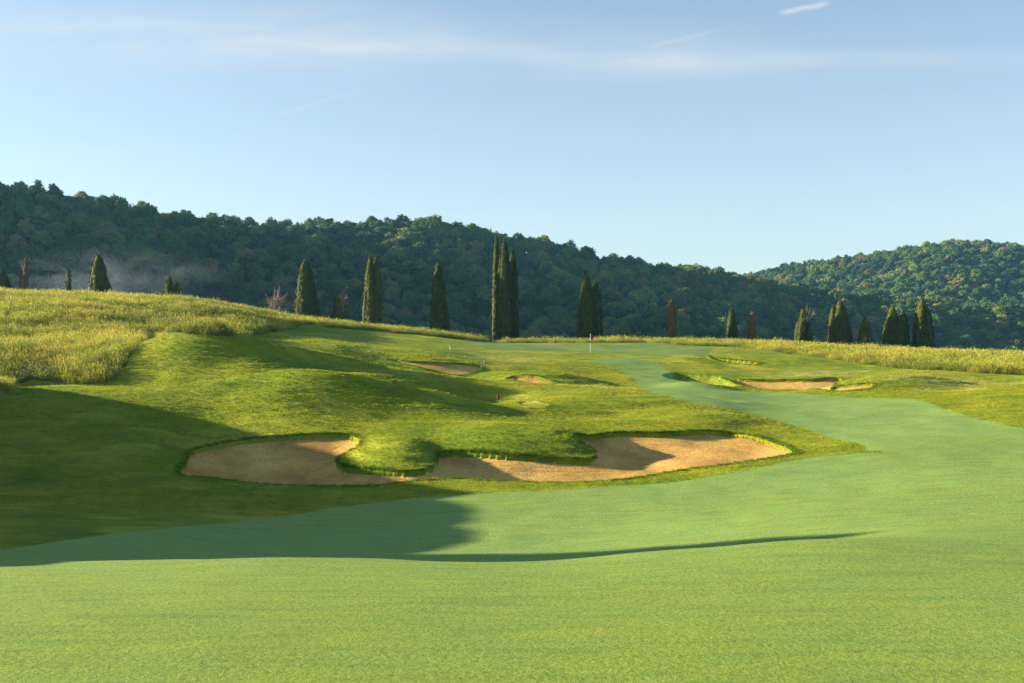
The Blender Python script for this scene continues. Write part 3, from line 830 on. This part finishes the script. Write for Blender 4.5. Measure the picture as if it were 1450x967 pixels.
cypress(434, 456, 369, 33, 148, 'stout tall green cypress with a blunt top just right of the bare leafless tree', [(-.1, 1.0, .78), (.3, .72, .68), (-.4, .62, .55)], 0.22, seed=8)
cypress(482, 461, 404, 24, 148, 'short ragged cypress with a grey bare top between two tall cypresses', [(-.35, .80, .58), (.35, .62, .6)], 0.45, dead=16, seed=9)
cypress(528, 467, 364, 27, 150, 'tall narrow brownish cypress with a twin tip, right of the ragged grey topped one', [(-.28, 1.0, .62), (.3, .985, .62)], 0.52, seed=10)
cypress(622, 470, 371, 28, 150, 'tall tapering cypress with one pointed tip, left of the tallest cluster', [(-.05, 1.0, .74), (.35, .55, .62), (-.4, .55, .55)], 0.25, seed=11)
G1 = 'cypresses of the tallest cluster behind the green'
cypress(704, 480, 335, 17, 151, 'slender leftmost cypress of the tallest cluster behind the green', [(-.1, 1.0, .72), (.2, .8, .8)], 0.3, G1, seed=12)
cypress(714, 480, 339, 22, 149, 'broad middle cypress of the tallest cluster behind the green', [(0, 1.0, .85), (.3, .9, .7)], 0.2, G1, seed=13)
cypress(726, 480, 354, 18, 152, 'dark shaded right cypress of the tallest cluster behind the green', None, 0.08, G1, seed=14)
G2 = 'pair of cypresses behind the flag'
cypress(829, 482, 385, 23, 149, 'taller left cypress of the pair standing behind the red flag', [(.05, 1.0, .8), (-.35, .8, .6), (.4,.85,.5)], 0.25, G2, seed=15)
cypress(843, 482, 400, 19, 151, 'shorter dark right cypress of the pair standing behind the red flag', None, 0.08, G2, seed=16)
cypress(951, 481, 424, 14, 150, 'slim reddish brown dead looking cypress standing alone right of the flag', [(0, 1.0, .85), (.2, .8, .8)], 0.86, seed=17)
cypress(1036, 480, 438, 14, 150, 'small dark green cypress just left of a small brown one', None, 0.15, seed=18)
cypress(1064, 481, 442, 15, 150, 'small brown ragged cypress just right of a small dark green one', [(.15, 1.0, .6), (-.5, .5, .45)], 0.92, seed=19)
cypress(1138, 485, 436, 23, 150, 'dark cypress with grey bare branches on its right side', [(-.1, 1.0, .5), (-.45, .72, .55), (.5, .62, .45)], 0.12, dead=18, seed=20)
cypress(1190, 489, 427, 33, 150, 'wide many stemmed cypress, the bulkiest of the right hand row', [(-.1, 1.0, .5), (-.5, .9, .5), (.25, .88, .5), (.65, .62, .4)], 0.32, seed=21)
cypress(1225, 489, 452, 19, 149, 'small pointed cypress with a brown patch near its tip', [(-.05, 1.0, .85), (.25,.75,.75)], 0.5, seed=22)
G3 = 'touching pair of cypresses near the right end of the row'
cypress(1263, 491, 435, 24, 150, 'taller left cypress of the touching pair near the right end of the row', [(0, 1.0, .8), (-.4, .7, .6)], 0.3, G3, seed=23)
cypress(1278, 491, 441, 19, 149, 'shorter right cypress of the touching pair near the right end of the row', [(0, 1.0, .9)], 0.18, G3, seed=24)
cypress(1307, 495, 424, 32, 149, 'tall broad twin tipped cypress at the right end of the row', [(-.15, 1.0, .7), (.28, .9, .66)], 0.28, seed=25)

# a cypress just outside the frame: its long shadow crosses the hollow of the fairway
xo, yo = -45.0, 34.0
cypress(PX0 + xo / yo * F, 0, PY0 - (-4.6 + 12.0) * F / yo, 4.4 / yo * F, yo, 'tall cypress beyond the left of the fairway, throwing a long shadow over the hollow', [(0, 1.0, .8)], 0.25, seed=26)

# low bushes behind the crest
def bush(px, top_y, wpx, D, label, seed, tint):
    g = np.random.default_rng(seed)
    x = at(px, D); zg = hz(x, D); H = max(0.8, -(top_y - PY0) / F * D - zg); w = wpx / F * D / 2
    t = empty('bush', (x, D, zg)); tag(t, label, 'bush', 'low bushes behind the green')
    mb = MB()
    for k in range(5):
        a = g.uniform(0, 6.28); mb.chain([(0,0,-.1),(math.cos(a)*w*.3, math.sin(a)*w*.3, H*.4),(math.cos(a)*w*.6, math.sin(a)*w*.6, H*.8)], [.05,.035,.01], 4)
    mesh_from('stems', *mb.arrays(), [M_BARK], parent=t)
    pts = g.normal(size=(700, 3)); nn = pts / np.linalg.norm(pts, axis=1)[:, None]
    c = nn * g.uniform(.5, 1, 700)[:, None] * np.array([w, w, H*.5]) * (1 + .25*np.sin(nn[:, :1]*7 + seed)) + np.array([0, 0, H*.52])
    V, Q = leaf_quads(c, 0.16, 1, 0, g, nn)
    c = mesh_from('foliage', V, Q, [M_LEAF], smooth=False, parent=t); c['tint'] = tint
bush(646, 470, 22, 158, 'round green bush just right of the tall one tipped cypress', 1, 0.6)
bush(672, 474, 20, 158, 'low green bush just left of the tallest cypress cluster', 2, 0.55)
bush(786, 480, 16, 158, 'low green bush midway between the tallest cluster and the flag', 3, 0.65)
bush(1100, 478, 18, 158, 'low bush behind the meadow right of the small brown cypress', 4, 0.5)

# ------------------------------------------------------------------ tall and short grass
def blade_tuft(seed, nblade, H, spread, width, heads=0.0, lean=0.35):
    g = np.random.default_rng(seed); VV, QQ, hh = [], [], []; n = 0
    for k in range(nblade):
        a = g.uniform(0, 6.28); r = spread * math.sqrt(g.random()); b = np.array([math.cos(a)*r, math.sin(a)*r, -0.03])
        h = H * g.uniform(.6, 1.1); d = g.uniform(0, 6.28); L = g.uniform(0.05, lean) * h
        wv = g.uniform(0, 6.28); w = np.array([math.cos(wv), math.sin(wv), 0]) * width
        m = b + np.array([math.cos(d)*L*.3, math.sin(d)*L*.3, h*.55]); tp = b + np.array([math.cos(d)*L, math.sin(d)*L, h])
        V = [b - w/2, b + w/2, m + w/2*.8, m - w/2*.8, tp + w*.12, tp - w*.12]; Q = [[n, n+1, n+2, n+3], [n+3, n+2, n+4, n+5]]
        hv = [0, 0, .3, .3, .8, .8]
        if g.random() < heads:
            s = width * 1.5; u = np.array([0, 0, h*.16])
            e = w / np.linalg.norm(w) * s
            V += [tp - u*.6, tp + e, tp + u, tp - e]; Q.append([n+6, n+7, n+8, n+9]); hv += [1]*4
        VV += V; QQ += Q; hh += hv; n = len(VV)
    return np.array(VV), np.array(QQ), np.array(hh)
def tuft_collection(name, specs, mat):
    c = bpy.data.collections.new(name)
    for k, sp in enumerate(specs):
        V, Q, h = blade_tuft(700 + k, *sp)
        o = mesh_from(name + '_tuft', V, Q, [mat], smooth=False, link=False)
        a = o.data.attributes.new('hgt', 'FLOAT', 'POINT'); a.data.foreach_set('value', h.astype(np.float32))
        c.objects.link(o)
    return c
M_MEAD = mat_blades('meadow_blades', [(0.06,0.110,0.012),(0.14,0.205,0.016),(0.26,0.305,0.022),(0.38,0.32,0.05)], 0.40)
M_SHORT = mat_blades('rough_blades', [(0.090,0.170,0.010),(0.240,0.300,0.012),(0.40,0.38,0.016),(0.58,0.50,0.22)], 0.5)
tall = tuft_collection('meadow_grass', [(52, .60, .42, .013, .45), (46, .70, .40, .012, .5), (56, .46, .45, .014, .2), (40, .80, .38, .012, .6)], M_MEAD)
M_LIP = mat_blades('lip_blades', [(0.050,0.120,0.008),(0.10,0.19,0.010),(0.20,0.27,0.014)], 0.45)
lipc = tuft_collection('lip_grass', [(40, .15, .13, .012, 0, 1.3), (44, .12, .15, .013, 0, 1.5), (36, .18, .12, .012, 0, 1.1)], M_LIP)
short = tuft_collection('rough_grass', [(30, .10, .17, .016, 0, .9), (28, .085, .19, .018, 0, 1.1), (26, .12, .17, .016, 0, .9)], M_SHORT)
def grid_pts(lo, hi, spacing):
    xs = np.arange(lo[0], hi[0], spacing); ys = np.arange(lo[1], hi[1], spacing)
    X, Y = np.meshgrid(xs, ys); X = X + rng.uniform(-.5, .5, X.shape) * spacing; Y = Y + rng.uniform(-.5, .5, Y.shape) * spacing
    return X.ravel(), Y.ravel()
def in_view(X, Y, m=60):
    p = X / Y * F + PX0; return (p > -m) & (p < 1450 + m)
def meadow(P, label, ymax, seed):
    X, Y = grid_pts(P.min(0), P.max(0), 0.34)
    k = in_view(X, Y) & (Y < ymax); X, Y = X[k], Y[k]
    k = rng.random(len(X)) < np.clip(65.0 / Y, 0.35, 1); X, Y = X[k], Y[k]
    k = sdist(X, Y, P) > 0.10 + 0.35 * fbm(X / 0.9, Y / 0.9, 2, 77); X, Y = X[k], Y[k]
    Z = height(X, Y)
    lush = fbm(X / 5.0, Y / 2.6, 3, seed) ; d = sdist(X, Y, P)
    s = (0.95 + 0.55 * lush) * rng.uniform(.6, 1.2, len(X)) * np.clip(0.72 + d / 4, 0, 1)
    t = np.clip(0.38 + 1.15 * fbm(X / 5.0, Y / 2.2, 3, seed + 5) + rng.normal(size=len(X)) * .16 + np.clip(d-1, 0, 4) * .03, 0, 1)
    t = np.where(fbm(X/3.0, Y/1.5, 2, seed+9) > 0.38, 0.95, t)
    S = np.stack([np.full(len(X), 1.0), np.full(len(X), 1.0), s], -1) * np.clip(Y / 80, 1, 1.35)[:, None] ** np.array([1, 1, 0])
    Rz = np.stack([rng.normal(size=len(X)) * .1 , rng.normal(size=len(X)) * .1 + 0.10, rng.uniform(0, 6.28, len(X))], -1)
    o = scatter_object('meadow_grass', np.stack([X, Y, Z], -1), S, Rz, t, tall)
    tag(o, label, 'tall grass', kind='stuff'); print('meadow', len(X))
meadow(MEADL, 'tall golden green meadow grass on the left knoll and strip behind the green', 150, 61)
meadow(MEADR, 'band of tall yellow green grass along the right hand horizon', 150, 71)

# rough: short tufts where the photograph resolves them
X, Y = grid_pts((-40, 37), (45, 98), 0.27)
k = in_view(X, Y, 20); X, Y = X[k], Y[k]
k = rng.random(len(X)) < np.clip(62.0 / Y, 0.3, 1); X, Y = X[k], Y[k]
k = (sdist(X, Y, FAIR) < 0.10 * fbm(X / .4, Y / .4, 2, 12)) & (sdist(X, Y, MEADL) < 0.1) & (sdist(X, Y, MEADR) < 0.1) & (sdist(X, Y, GREEN) < 0); X, Y = X[k], Y[k]
ok = np.ones(len(X), bool)
for P, _ in bunk: ok &= sdist(X, Y, P) < -0.05
X, Y = X[ok], Y[ok]
nn_ = len(X)
t = np.clip(0.36 + 0.55 * fbm(X / 3.0, Y / 1.6, 3, 91) + rng.normal(size=nn_) * .12, 0, 0.72)
for sx_, sy_, sr in PALE:
    k_ = np.hypot(X - sx_, (Y - sy_) / .8) / sr
    t = np.where((k_ < 1) & (fbm(X / .9, Y / .9, 3, 93) > 0.05 + .35 * k_), rng.uniform(.75, 1, nn_), t)
S = np.stack([np.ones(nn_), np.ones(nn_), rng.uniform(.25, .75, nn_)], -1)
o = scatter_object('rough_grass', np.stack([X, Y, height(X, Y)], -1), S, rots(nn_), t, short)
tag(o, 'short uneven blades of the mown rough on the mounds', 'short grass', kind='stuff'); print('rough', nn_)

# fairway turf near the viewer
M_FBL = mat_blades('fairway_blades', [(0.09,0.19,0.038),(0.165,0.285,0.055),(0.30,0.37,0.075)], 0.45)
fcol = tuft_collection('fairway_turf', [(34, .020, .075, .0045, 0, 1.2), (30, .024, .07, .004, 0, 1.0), (34, .017, .08, .005, 0, 1.3)], M_FBL)
X, Y = grid_pts((-14, 8.2), (14, 21), 0.085)
k = in_view(X, Y, 20); X, Y = X[k], Y[k]
k = rng.random(len(X)) < np.clip(13.0 / Y, 0.3, 1) ** 2; X, Y = X[k], Y[k]
nn_ = len(X)
t = np.clip(0.42 + 0.95 * fbm(X / 0.9, Y / 0.6, 4, 131) + rng.normal(size=nn_) * .16, 0, 1)
S = np.stack([np.ones(nn_), np.ones(nn_), rng.uniform(.5, 1.3, nn_) * (1 + .6 * fbm(X / .5, Y / .4, 2, 15))], -1)
o = scatter_object('fairway_grass', np.stack([X, Y, height(X, Y)], -1), S, rots(nn_), t, fcol)
tag(o, 'fine dewy blades of the closely mown fairway in the foreground', 'mown grass', kind='stuff'); print('fairway', nn_)

# shaggy fringe hanging over the bunker lips
fx, fy = [], []
for k, (P, rec) in enumerate(bunk[:6]):
    Pn = np.roll(P, -1, 0); 
    for a, b in zip(P, Pn):
        L = np.linalg.norm(b - a); m = max(1, int(L / 0.06))
        for i in range(m):
            p = a + (b - a) * (i + rng.random()) / m
            nrm = np.array([(b-a)[1], -(b-a)[0]]) / max(L, 1e-6)
            for off in (0.0, 0.12):
                fx.append(p[0] + rng.normal() * .07); fy.append(p[1] + rng.normal() * .10)
fx, fy = np.array(fx), np.array(fy)
dall = np.full(len(fx), -9.0)
for P, _ in bunk: dall = np.maximum(dall, sdist(fx, fy, P))
k = dall < 0.02; fx, fy = fx[k], fy[k]
S = np.stack([np.full(len(fx), 1.), np.full(len(fx), 1.), rng.uniform(.45, 1.0, len(fx)) * np.where(fy > 62, .6, 1)], -1)
o = scatter_object('bunker_lip_grass', np.stack([fx, fy, height0(fx, fy) + 0.0], -1), S, rots(len(fx)), np.clip(rng.normal(size=len(fx)) * .2 + .4, 0, 1), lipc)
tag(o, 'shaggy longer grass fringing the rims of the sand bunkers', 'grass fringe', kind='stuff')

# ------------------------------------------------------------------ small things
M_WHITE = mat_plain('white_paint', (0.50, 0.50, 0.46), 0.4, (0.56, 0.56, 0.52), 4)
M_BLACK = mat_plain('black_paint', (0.015, 0.015, 0.017), 0.5, (0.02, 0.02, 0.02), 4)
M_RED = mat_plain('red_cloth', (0.42, 0.010, 0.055), 0.8, (0.50, 0.02, 0.07), 8, transl=0.2)
M_DRED = mat_plain('dark_red_cloth', (0.10, 0.010, 0.012), 0.85, (0.14, 0.016, 0.02), 8)
M_STONE = mat_plain('pale_stone', (0.22, 0.20, 0.17), 0.9, (0.34, 0.32, 0.28), 12)
M_PALE = mat_plain('pale_plastic', (0.55, 0.65, 0.5), 0.5)
# flagstick: banded pole and a flag that hangs in soft folds
fx_, fD = at(836, 108), 108.0
fg = empty('golf_flag', (fx_, fD, hz(fx_, fD))); tag(fg, 'red flag on a banded white and black flagstick standing on the green', 'golf flag')
Hp = 27.5 / F * fD
for nm, z0_, z1_, m_ in (('pole', -0.05, Hp*.52, M_WHITE), ('pole', Hp*.52, Hp*.64, M_BLACK), ('pole', Hp*.64, Hp, M_WHITE)):
    mb = MB(); mb.add(*tube((0, 0, z0_), (0, 0, z1_), 0.022, 0.018, 12)); mesh_from(nm, *mb.arrays(), [m_], parent=fg)
U, Wv = np.meshgrid(np.linspace(0, 1, 18), np.linspace(0, 1, 14))
fxx = 0.03 + U * 0.30 * (1 - .35 * Wv); fyy = 0.07 * np.sin(U * 9 + Wv * 2) * U; fzz = Hp - 0.02 - Wv * 0.52 - U * 0.22
V = np.stack([fxx, fyy, fzz], -1).reshape(-1, 3); idg = np.arange(U.size).reshape(U.shape)
Q = np.stack([idg[:-1,:-1], idg[:-1,1:], idg[1:,1:], idg[1:,:-1]], -1).reshape(-1, 4)
fl = mesh_from('flag', V, Q, [M_RED], parent=fg); s_ = fl.modifiers.new('thickness', 'SOLIDIFY'); s_.thickness = 0.006
# dark red furled marker
mx, my = cast(705.5, 565.5, 40)
my -= 0.3
mk = empty('marker_flag', (mx, my, hz(mx, my))); tag(mk, 'small dark red furled cloth marker standing on the crest behind the large bunker', 'marker')
mb = MB(); mb.add(*tube((0,0,-.1), (0,0,.60), .012, .010, 8)); mesh_from('pole', *mb.arrays(), [M_BLACK], parent=mk)
a = np.linspace(0, 2*math.pi, 20, endpoint=False); zz = np.linspace(0, 1, 14)
AA, ZZ_ = np.meshgrid(a, zz)
rr = np.interp(ZZ_, [0, .08, .25, .5, .8, 1], [.06, .085, .085, .055, .025, .010]) * (1 + .22*np.sin(AA*4 + ZZ_*5)) 
V = np.stack([np.cos(AA)*rr + (0.5-ZZ_)*.03, np.sin(AA)*rr*.7, 0.05 + ZZ_*.52], -1).reshape(-1, 3)
Q = np.array([[i*20+j, i*20+(j+1)%20, (i+1)*20+(j+1)%20, (i+1)*20+j] for i in range(13) for j in range(20)])
mesh_from('flag', V, Q, [M_DRED], parent=mk)
# two little stones by the second bunker
def stone(px, py, w, label, seed):
    x, y = cast(px, py, 75); g = np.random.default_rng(seed)
    import bmesh
    bm = bmesh.new(); bmesh.ops.create_icosphere(bm, subdivisions=3, radius=1)
    for v in bm.verts:
        n_ = v.co.normalized(); k = 1 + .16*math.sin(n_.x*3+seed) + .12*math.sin(n_.y*5+seed*2) + .08*math.sin(n_.z*7)
        v.co = Vector((n_.x*w, n_.y*w*.8, n_.z*w*.75)) * k
    me = bpy.data.meshes.new('stone'); bm.to_mesh(me); bm.free(); me.materials.append(M_STONE)
    o = bpy.data.objects.new('stone', me); COL.objects.link(o); o.location = (x, y, hz(x, y) + w*.45)
    for p_ in me.polygons: p_.use_smooth = True
    tag(o, label, 'stone', 'pair of small stones above the narrow bunker')
stone(686.5, 514.5, 0.15, 'pale rounded stone, the larger and right one of the two above the narrow bunker', 2)
stone(683, 514.5, 0.10, 'darker rounded stone, the smaller and left one of the two above the narrow bunker', 5)
# bent pale pipe on the apron
x, y = cast(636, 495.5, 85)
mb = MB(); mb.chain([(0.12,0,-.05),(0.10,0,.25),(0.06,0,.42),(-0.02,0,.52),(-0.14,0,.54)], [.022]*5, 8)
o = mesh_from('bent_pipe', *mb.arrays(), [M_PALE]); o.location = (x, y, hz(x, y)); tag(o, 'thin pale bent pipe sticking up from the apron left of the green', 'pipe')
# little post by the strip of tall grass
x = at(512.5, 126); y = 126
pt = empty('marker_post', (x, y, hz(x, y))); tag(pt, 'short dark post with a pale green cap at the tall grass strip', 'post')
mb = MB(); mb.add(*tube((0,0,-.1), (0,0,.75), .035, .035, 8)); mesh_from('post', *mb.arrays(), [M_BLACK], parent=pt)
mb = MB(); mb.chain([(0,0,.75),(0,0,.78),(0,0,.88),(0,0,.95)], [.05,.10,.10,.03], 10); mesh_from('cap', *mb.arrays(), [M_PALE], parent=pt)

# ------------------------------------------------------------------ light, sky, air
sun = bpy.data.lights.new('sun', 'SUN'); sun.energy = 5.0; sun.angle = R(0.5); sun.color = (1.0, 0.81, 0.53)
so = bpy.data.objects.new('sun', sun); COL.objects.link(so)
so.rotation_euler = (-sdir).to_track_quat('-Z', 'Y').to_euler()
w = bpy.data.worlds.new('World'); scene.world = w; w.use_nodes = True
nt = w.node_tree; nt.nodes.clear()
sky = nt.nodes.new('ShaderNodeTexSky'); sky.sky_type = 'NISHITA'; sky.sun_disc = False
sky.sun_elevation = R(SUN_EL); sky.sun_rotation = math.atan2(sdir.x, sdir.y)
sky.air_density = 1.0; sky.dust_density = 0.5; sky.ozone_density = 2.2; sky.altitude = 200
bg = nt.nodes.new('ShaderNodeBackground'); bg.inputs[1].default_value = 0.056
out = nt.nodes.new('ShaderNodeOutputWorld')
# thin high cloud, in world directions: azimuth/elevation plane
tc = nt.nodes.new('ShaderNodeTexCoord'); sep = nt.nodes.new('ShaderNodeSeparateXYZ'); nt.links.new(tc.outputs['Generated'], sep.inputs[0])
u = math_(nt, 'DIVIDE', sep.outputs['X'], math_(nt, 'MAXIMUM', sep.outputs['Y'], 0.05))
v = math_(nt, 'DIVIDE', sep.outputs['Z'], math_(nt, 'MAXIMUM', sep.outputs['Y'], 0.05))
cb = nt.nodes.new('ShaderNodeCombineXYZ'); nt.links.new(u, cb.inputs[0]); nt.links.new(v, cb.inputs[1])
def strand(u0, v0, u1, v1, half, soft, amt, nscale=9, warp=0.012):
    """a streak of cirrus from (u0,v0) to (u1,v1)"""
    L = math.hypot(u1-u0, v1-v0); cx, sx = (u1-u0)/L, (v1-v0)/L
    wn = math_(nt, 'MULTIPLY', math_(nt, 'SUBTRACT', noise(nt, nscale, 4, cb.outputs[0], 0.6), 0.5), warp * 2)
    du = math_(nt, 'SUBTRACT', u, u0); dv = math_(nt, 'ADD', math_(nt, 'SUBTRACT', v, v0), wn)
    al = math_(nt, 'ADD', math_(nt, 'MULTIPLY', du, cx / L), math_(nt, 'MULTIPLY', dv, sx / L))
    pe = math_(nt, 'ABSOLUTE', math_(nt, 'ADD', math_(nt, 'MULTIPLY', du, -sx), math_(nt, 'MULTIPLY', dv, cx)))
    mr = nt.nodes.new('ShaderNodeMapRange'); mr.interpolation_type = 'SMOOTHSTEP'; nt.links.new(pe, mr.inputs[0])
    mr.inputs[1].default_value = half + soft; mr.inputs[2].default_value = max(0.0, half - soft); mr.inputs[3].default_value = 0; mr.inputs[4].default_value = 1
    e1 = nt.nodes.new('ShaderNodeMapRange'); e1.interpolation_type = 'SMOOTHSTEP'; nt.links.new(al, e1.inputs[0]); e1.inputs[1].default_value = 0; e1.inputs[2].default_value = .25
    e2 = nt.nodes.new('ShaderNodeMapRange'); e2.interpolation_type = 'SMOOTHSTEP'; nt.links.new(al, e2.inputs[0]); e2.inputs[1].default_value = 1; e2.inputs[2].default_value = .75
    f = math_(nt, 'MULTIPLY', mr.outputs[0], math_(nt, 'MULTIPLY', e1.outputs[0], e2.outputs[0]))
    return math_(nt, 'MULTIPLY', f, amt)
def uv(px, py): return ((px - PX0) / F, (PY0 - py) / F)
mpw = nt.nodes.new('ShaderNodeMapping'); mpw.inputs['Scale'].default_value = (2.2, 14, 1); mpw.inputs['Rotation'].default_value = (0, 0, R(4)); nt.links.new(cb.outputs[0], mpw.inputs[0])
tex = ramp(nt, noise(nt, 2.0, 7, mpw.outputs[0], 0.62, 0.5), [(0.30, (0.25,)*3), (0.70, (1,)*3)])
fac = None
for a_, b_, half, soft, amt, ns, wp in ((uv(-250,25), uv(1250,95), .012, .034, .32, 5, .010), (uv(350,55), uv(1150,100), .004, .014, .24, 8, .006), (uv(1000,86), uv(1650,82), .004, .014, .30, 10, .006),
        (uv(-300,60), uv(700,60), .03, .05, .22, 4, .02), (uv(600,315), uv(1100,312), .003, .012, .16, 8, .004)):
    s_ = strand(*a_, *b_, half, soft, amt, ns, wp); fac = s_ if fac is None else math_(nt, 'ADD', fac, s_)
fac = math_(nt, 'MULTIPLY', fac, tex)
for a_, b_, half, soft, amt, ns, wp in ((uv(1096,20), uv(1182,3), .0014, .003, .5, 60, .002), (uv(910,68), uv(1032,38), .001, .003, .14, 40, .003), (uv(375,170), uv(525,122), .0008, .0024, .16, 40, .002),
        (uv(60,205), uv(210,222), .002, .006, .14, 30, .006)):
    fac = math_(nt, 'ADD', fac, strand(*a_, *b_, half, soft, amt, ns, wp))
veil = nt.nodes.new('ShaderNodeMapRange'); veil.inputs[1].default_value = 0.40; veil.inputs[2].default_value = 0.02; veil.inputs[3].default_value = 0.12; veil.inputs[4].default_value = 0.55
nt.links.new(v, veil.inputs[0]); fac = math_(nt, 'ADD', fac, veil.outputs[0])
fac = math_(nt, 'MINIMUM', fac, 0.85)
colr = mixc(nt, fac, sky.outputs[0], (3.3, 3.42, 3.48))
nt.links.new(colr, bg.inputs[0]); nt.links.new(bg.outputs[0], out.inputs[0])

# the morning air
def box(name, lo, hi):
    V = np.array([(x, y, z) for x in (lo[0], hi[0]) for y in (lo[1], hi[1]) for z in (lo[2], hi[2])], float)
    Q = np.array([[0,1,3,2],[4,6,7,5],[0,4,5,1],[2,3,7,6],[0,2,6,4],[1,5,7,3]])
    return mesh_from(name, V, Q, smooth=False)
hzb = box('haze', (-1650, -700, -36), (1650, 2200, 190))
mh, nt = new_mat('haze'); out = nt.nodes.new('ShaderNodeOutputMaterial'); pv = nt.nodes.new('ShaderNodeVolumePrincipled')
pv.inputs['Color'].default_value = (0.22, 0.58, 1.0, 1); pv.inputs['Density'].default_value = 0.00010; pv.inputs['Anisotropy'].default_value = 0.2
nt.links.new(pv.outputs[0], out.inputs['Volume']); hzb.data.materials.append(mh)
tag(hzb, 'thin pale blue morning haze over the course and the wooded hills', 'haze', kind='stuff')

# a thin drift of mist on the foot of the hill at the left
import bmesh
bm = bmesh.new(); bmesh.ops.create_icosphere(bm, subdivisions=4, radius=1)
for v_ in bm.verts:
    n_ = v_.co.copy(); k_ = 1 + .18*math.sin(n_.x*4+1) + .12*math.sin(n_.z*6+2) + .1*math.sin(n_.y*5)
    v_.co = Vector((n_.x*42*k_ , n_.y*16*k_, n_.z*10*k_ + n_.x*1.5))
me = bpy.data.meshes.new('mist'); bm.to_mesh(me); bm.free()
mo = bpy.data.objects.new('mist', me); COL.objects.link(mo); mo.location = (at(150, 285), 285, 19)
mm, nt = new_mat('mist'); out = nt.nodes.new('ShaderNodeOutputMaterial'); pv = nt.nodes.new('ShaderNodeVolumePrincipled')
pv.inputs['Color'].default_value = (0.62, 0.78, 1.0, 1)
vv = coords(nt, (0.05, 0.05, 0.13), (0, R(25), 0))
dn = ramp(nt, noise(nt, 1.0, 4, vv, 0.6, 0.6), [(0.42, (0,0,0)), (0.72, (1,1,1))])
tcn = nt.nodes.new('ShaderNodeTexCoord'); mpn = nt.nodes.new('ShaderNodeMapping'); mpn.inputs['Scale'].default_value = (1/42, 1/16, 1/10); nt.links.new(tcn.outputs['Object'], mpn.inputs[0])
ln = nt.nodes.new('ShaderNodeVectorMath'); ln.operation = 'LENGTH'; nt.links.new(mpn.outputs[0], ln.inputs[0])
fo_ = nt.nodes.new('ShaderNodeMapRange'); fo_.interpolation_type = 'SMOOTHSTEP'; fo_.inputs[1].default_value = 1.0; fo_.inputs[2].default_value = 0.15; nt.links.new(ln.outputs['Value'], fo_.inputs[0])
nt.links.new(math_(nt, 'MULTIPLY', math_(nt, 'MULTIPLY', dn, fo_.outputs[0]), 0.015), pv.inputs['Density'])
nt.links.new(pv.outputs[0], out.inputs['Volume']); me.materials.append(mm)
tag(mo, 'thin grey wisp of mist on the dark hillside behind the left cypresses', 'mist', kind='stuff')
scene.cycles.volume_step_rate = 4.0
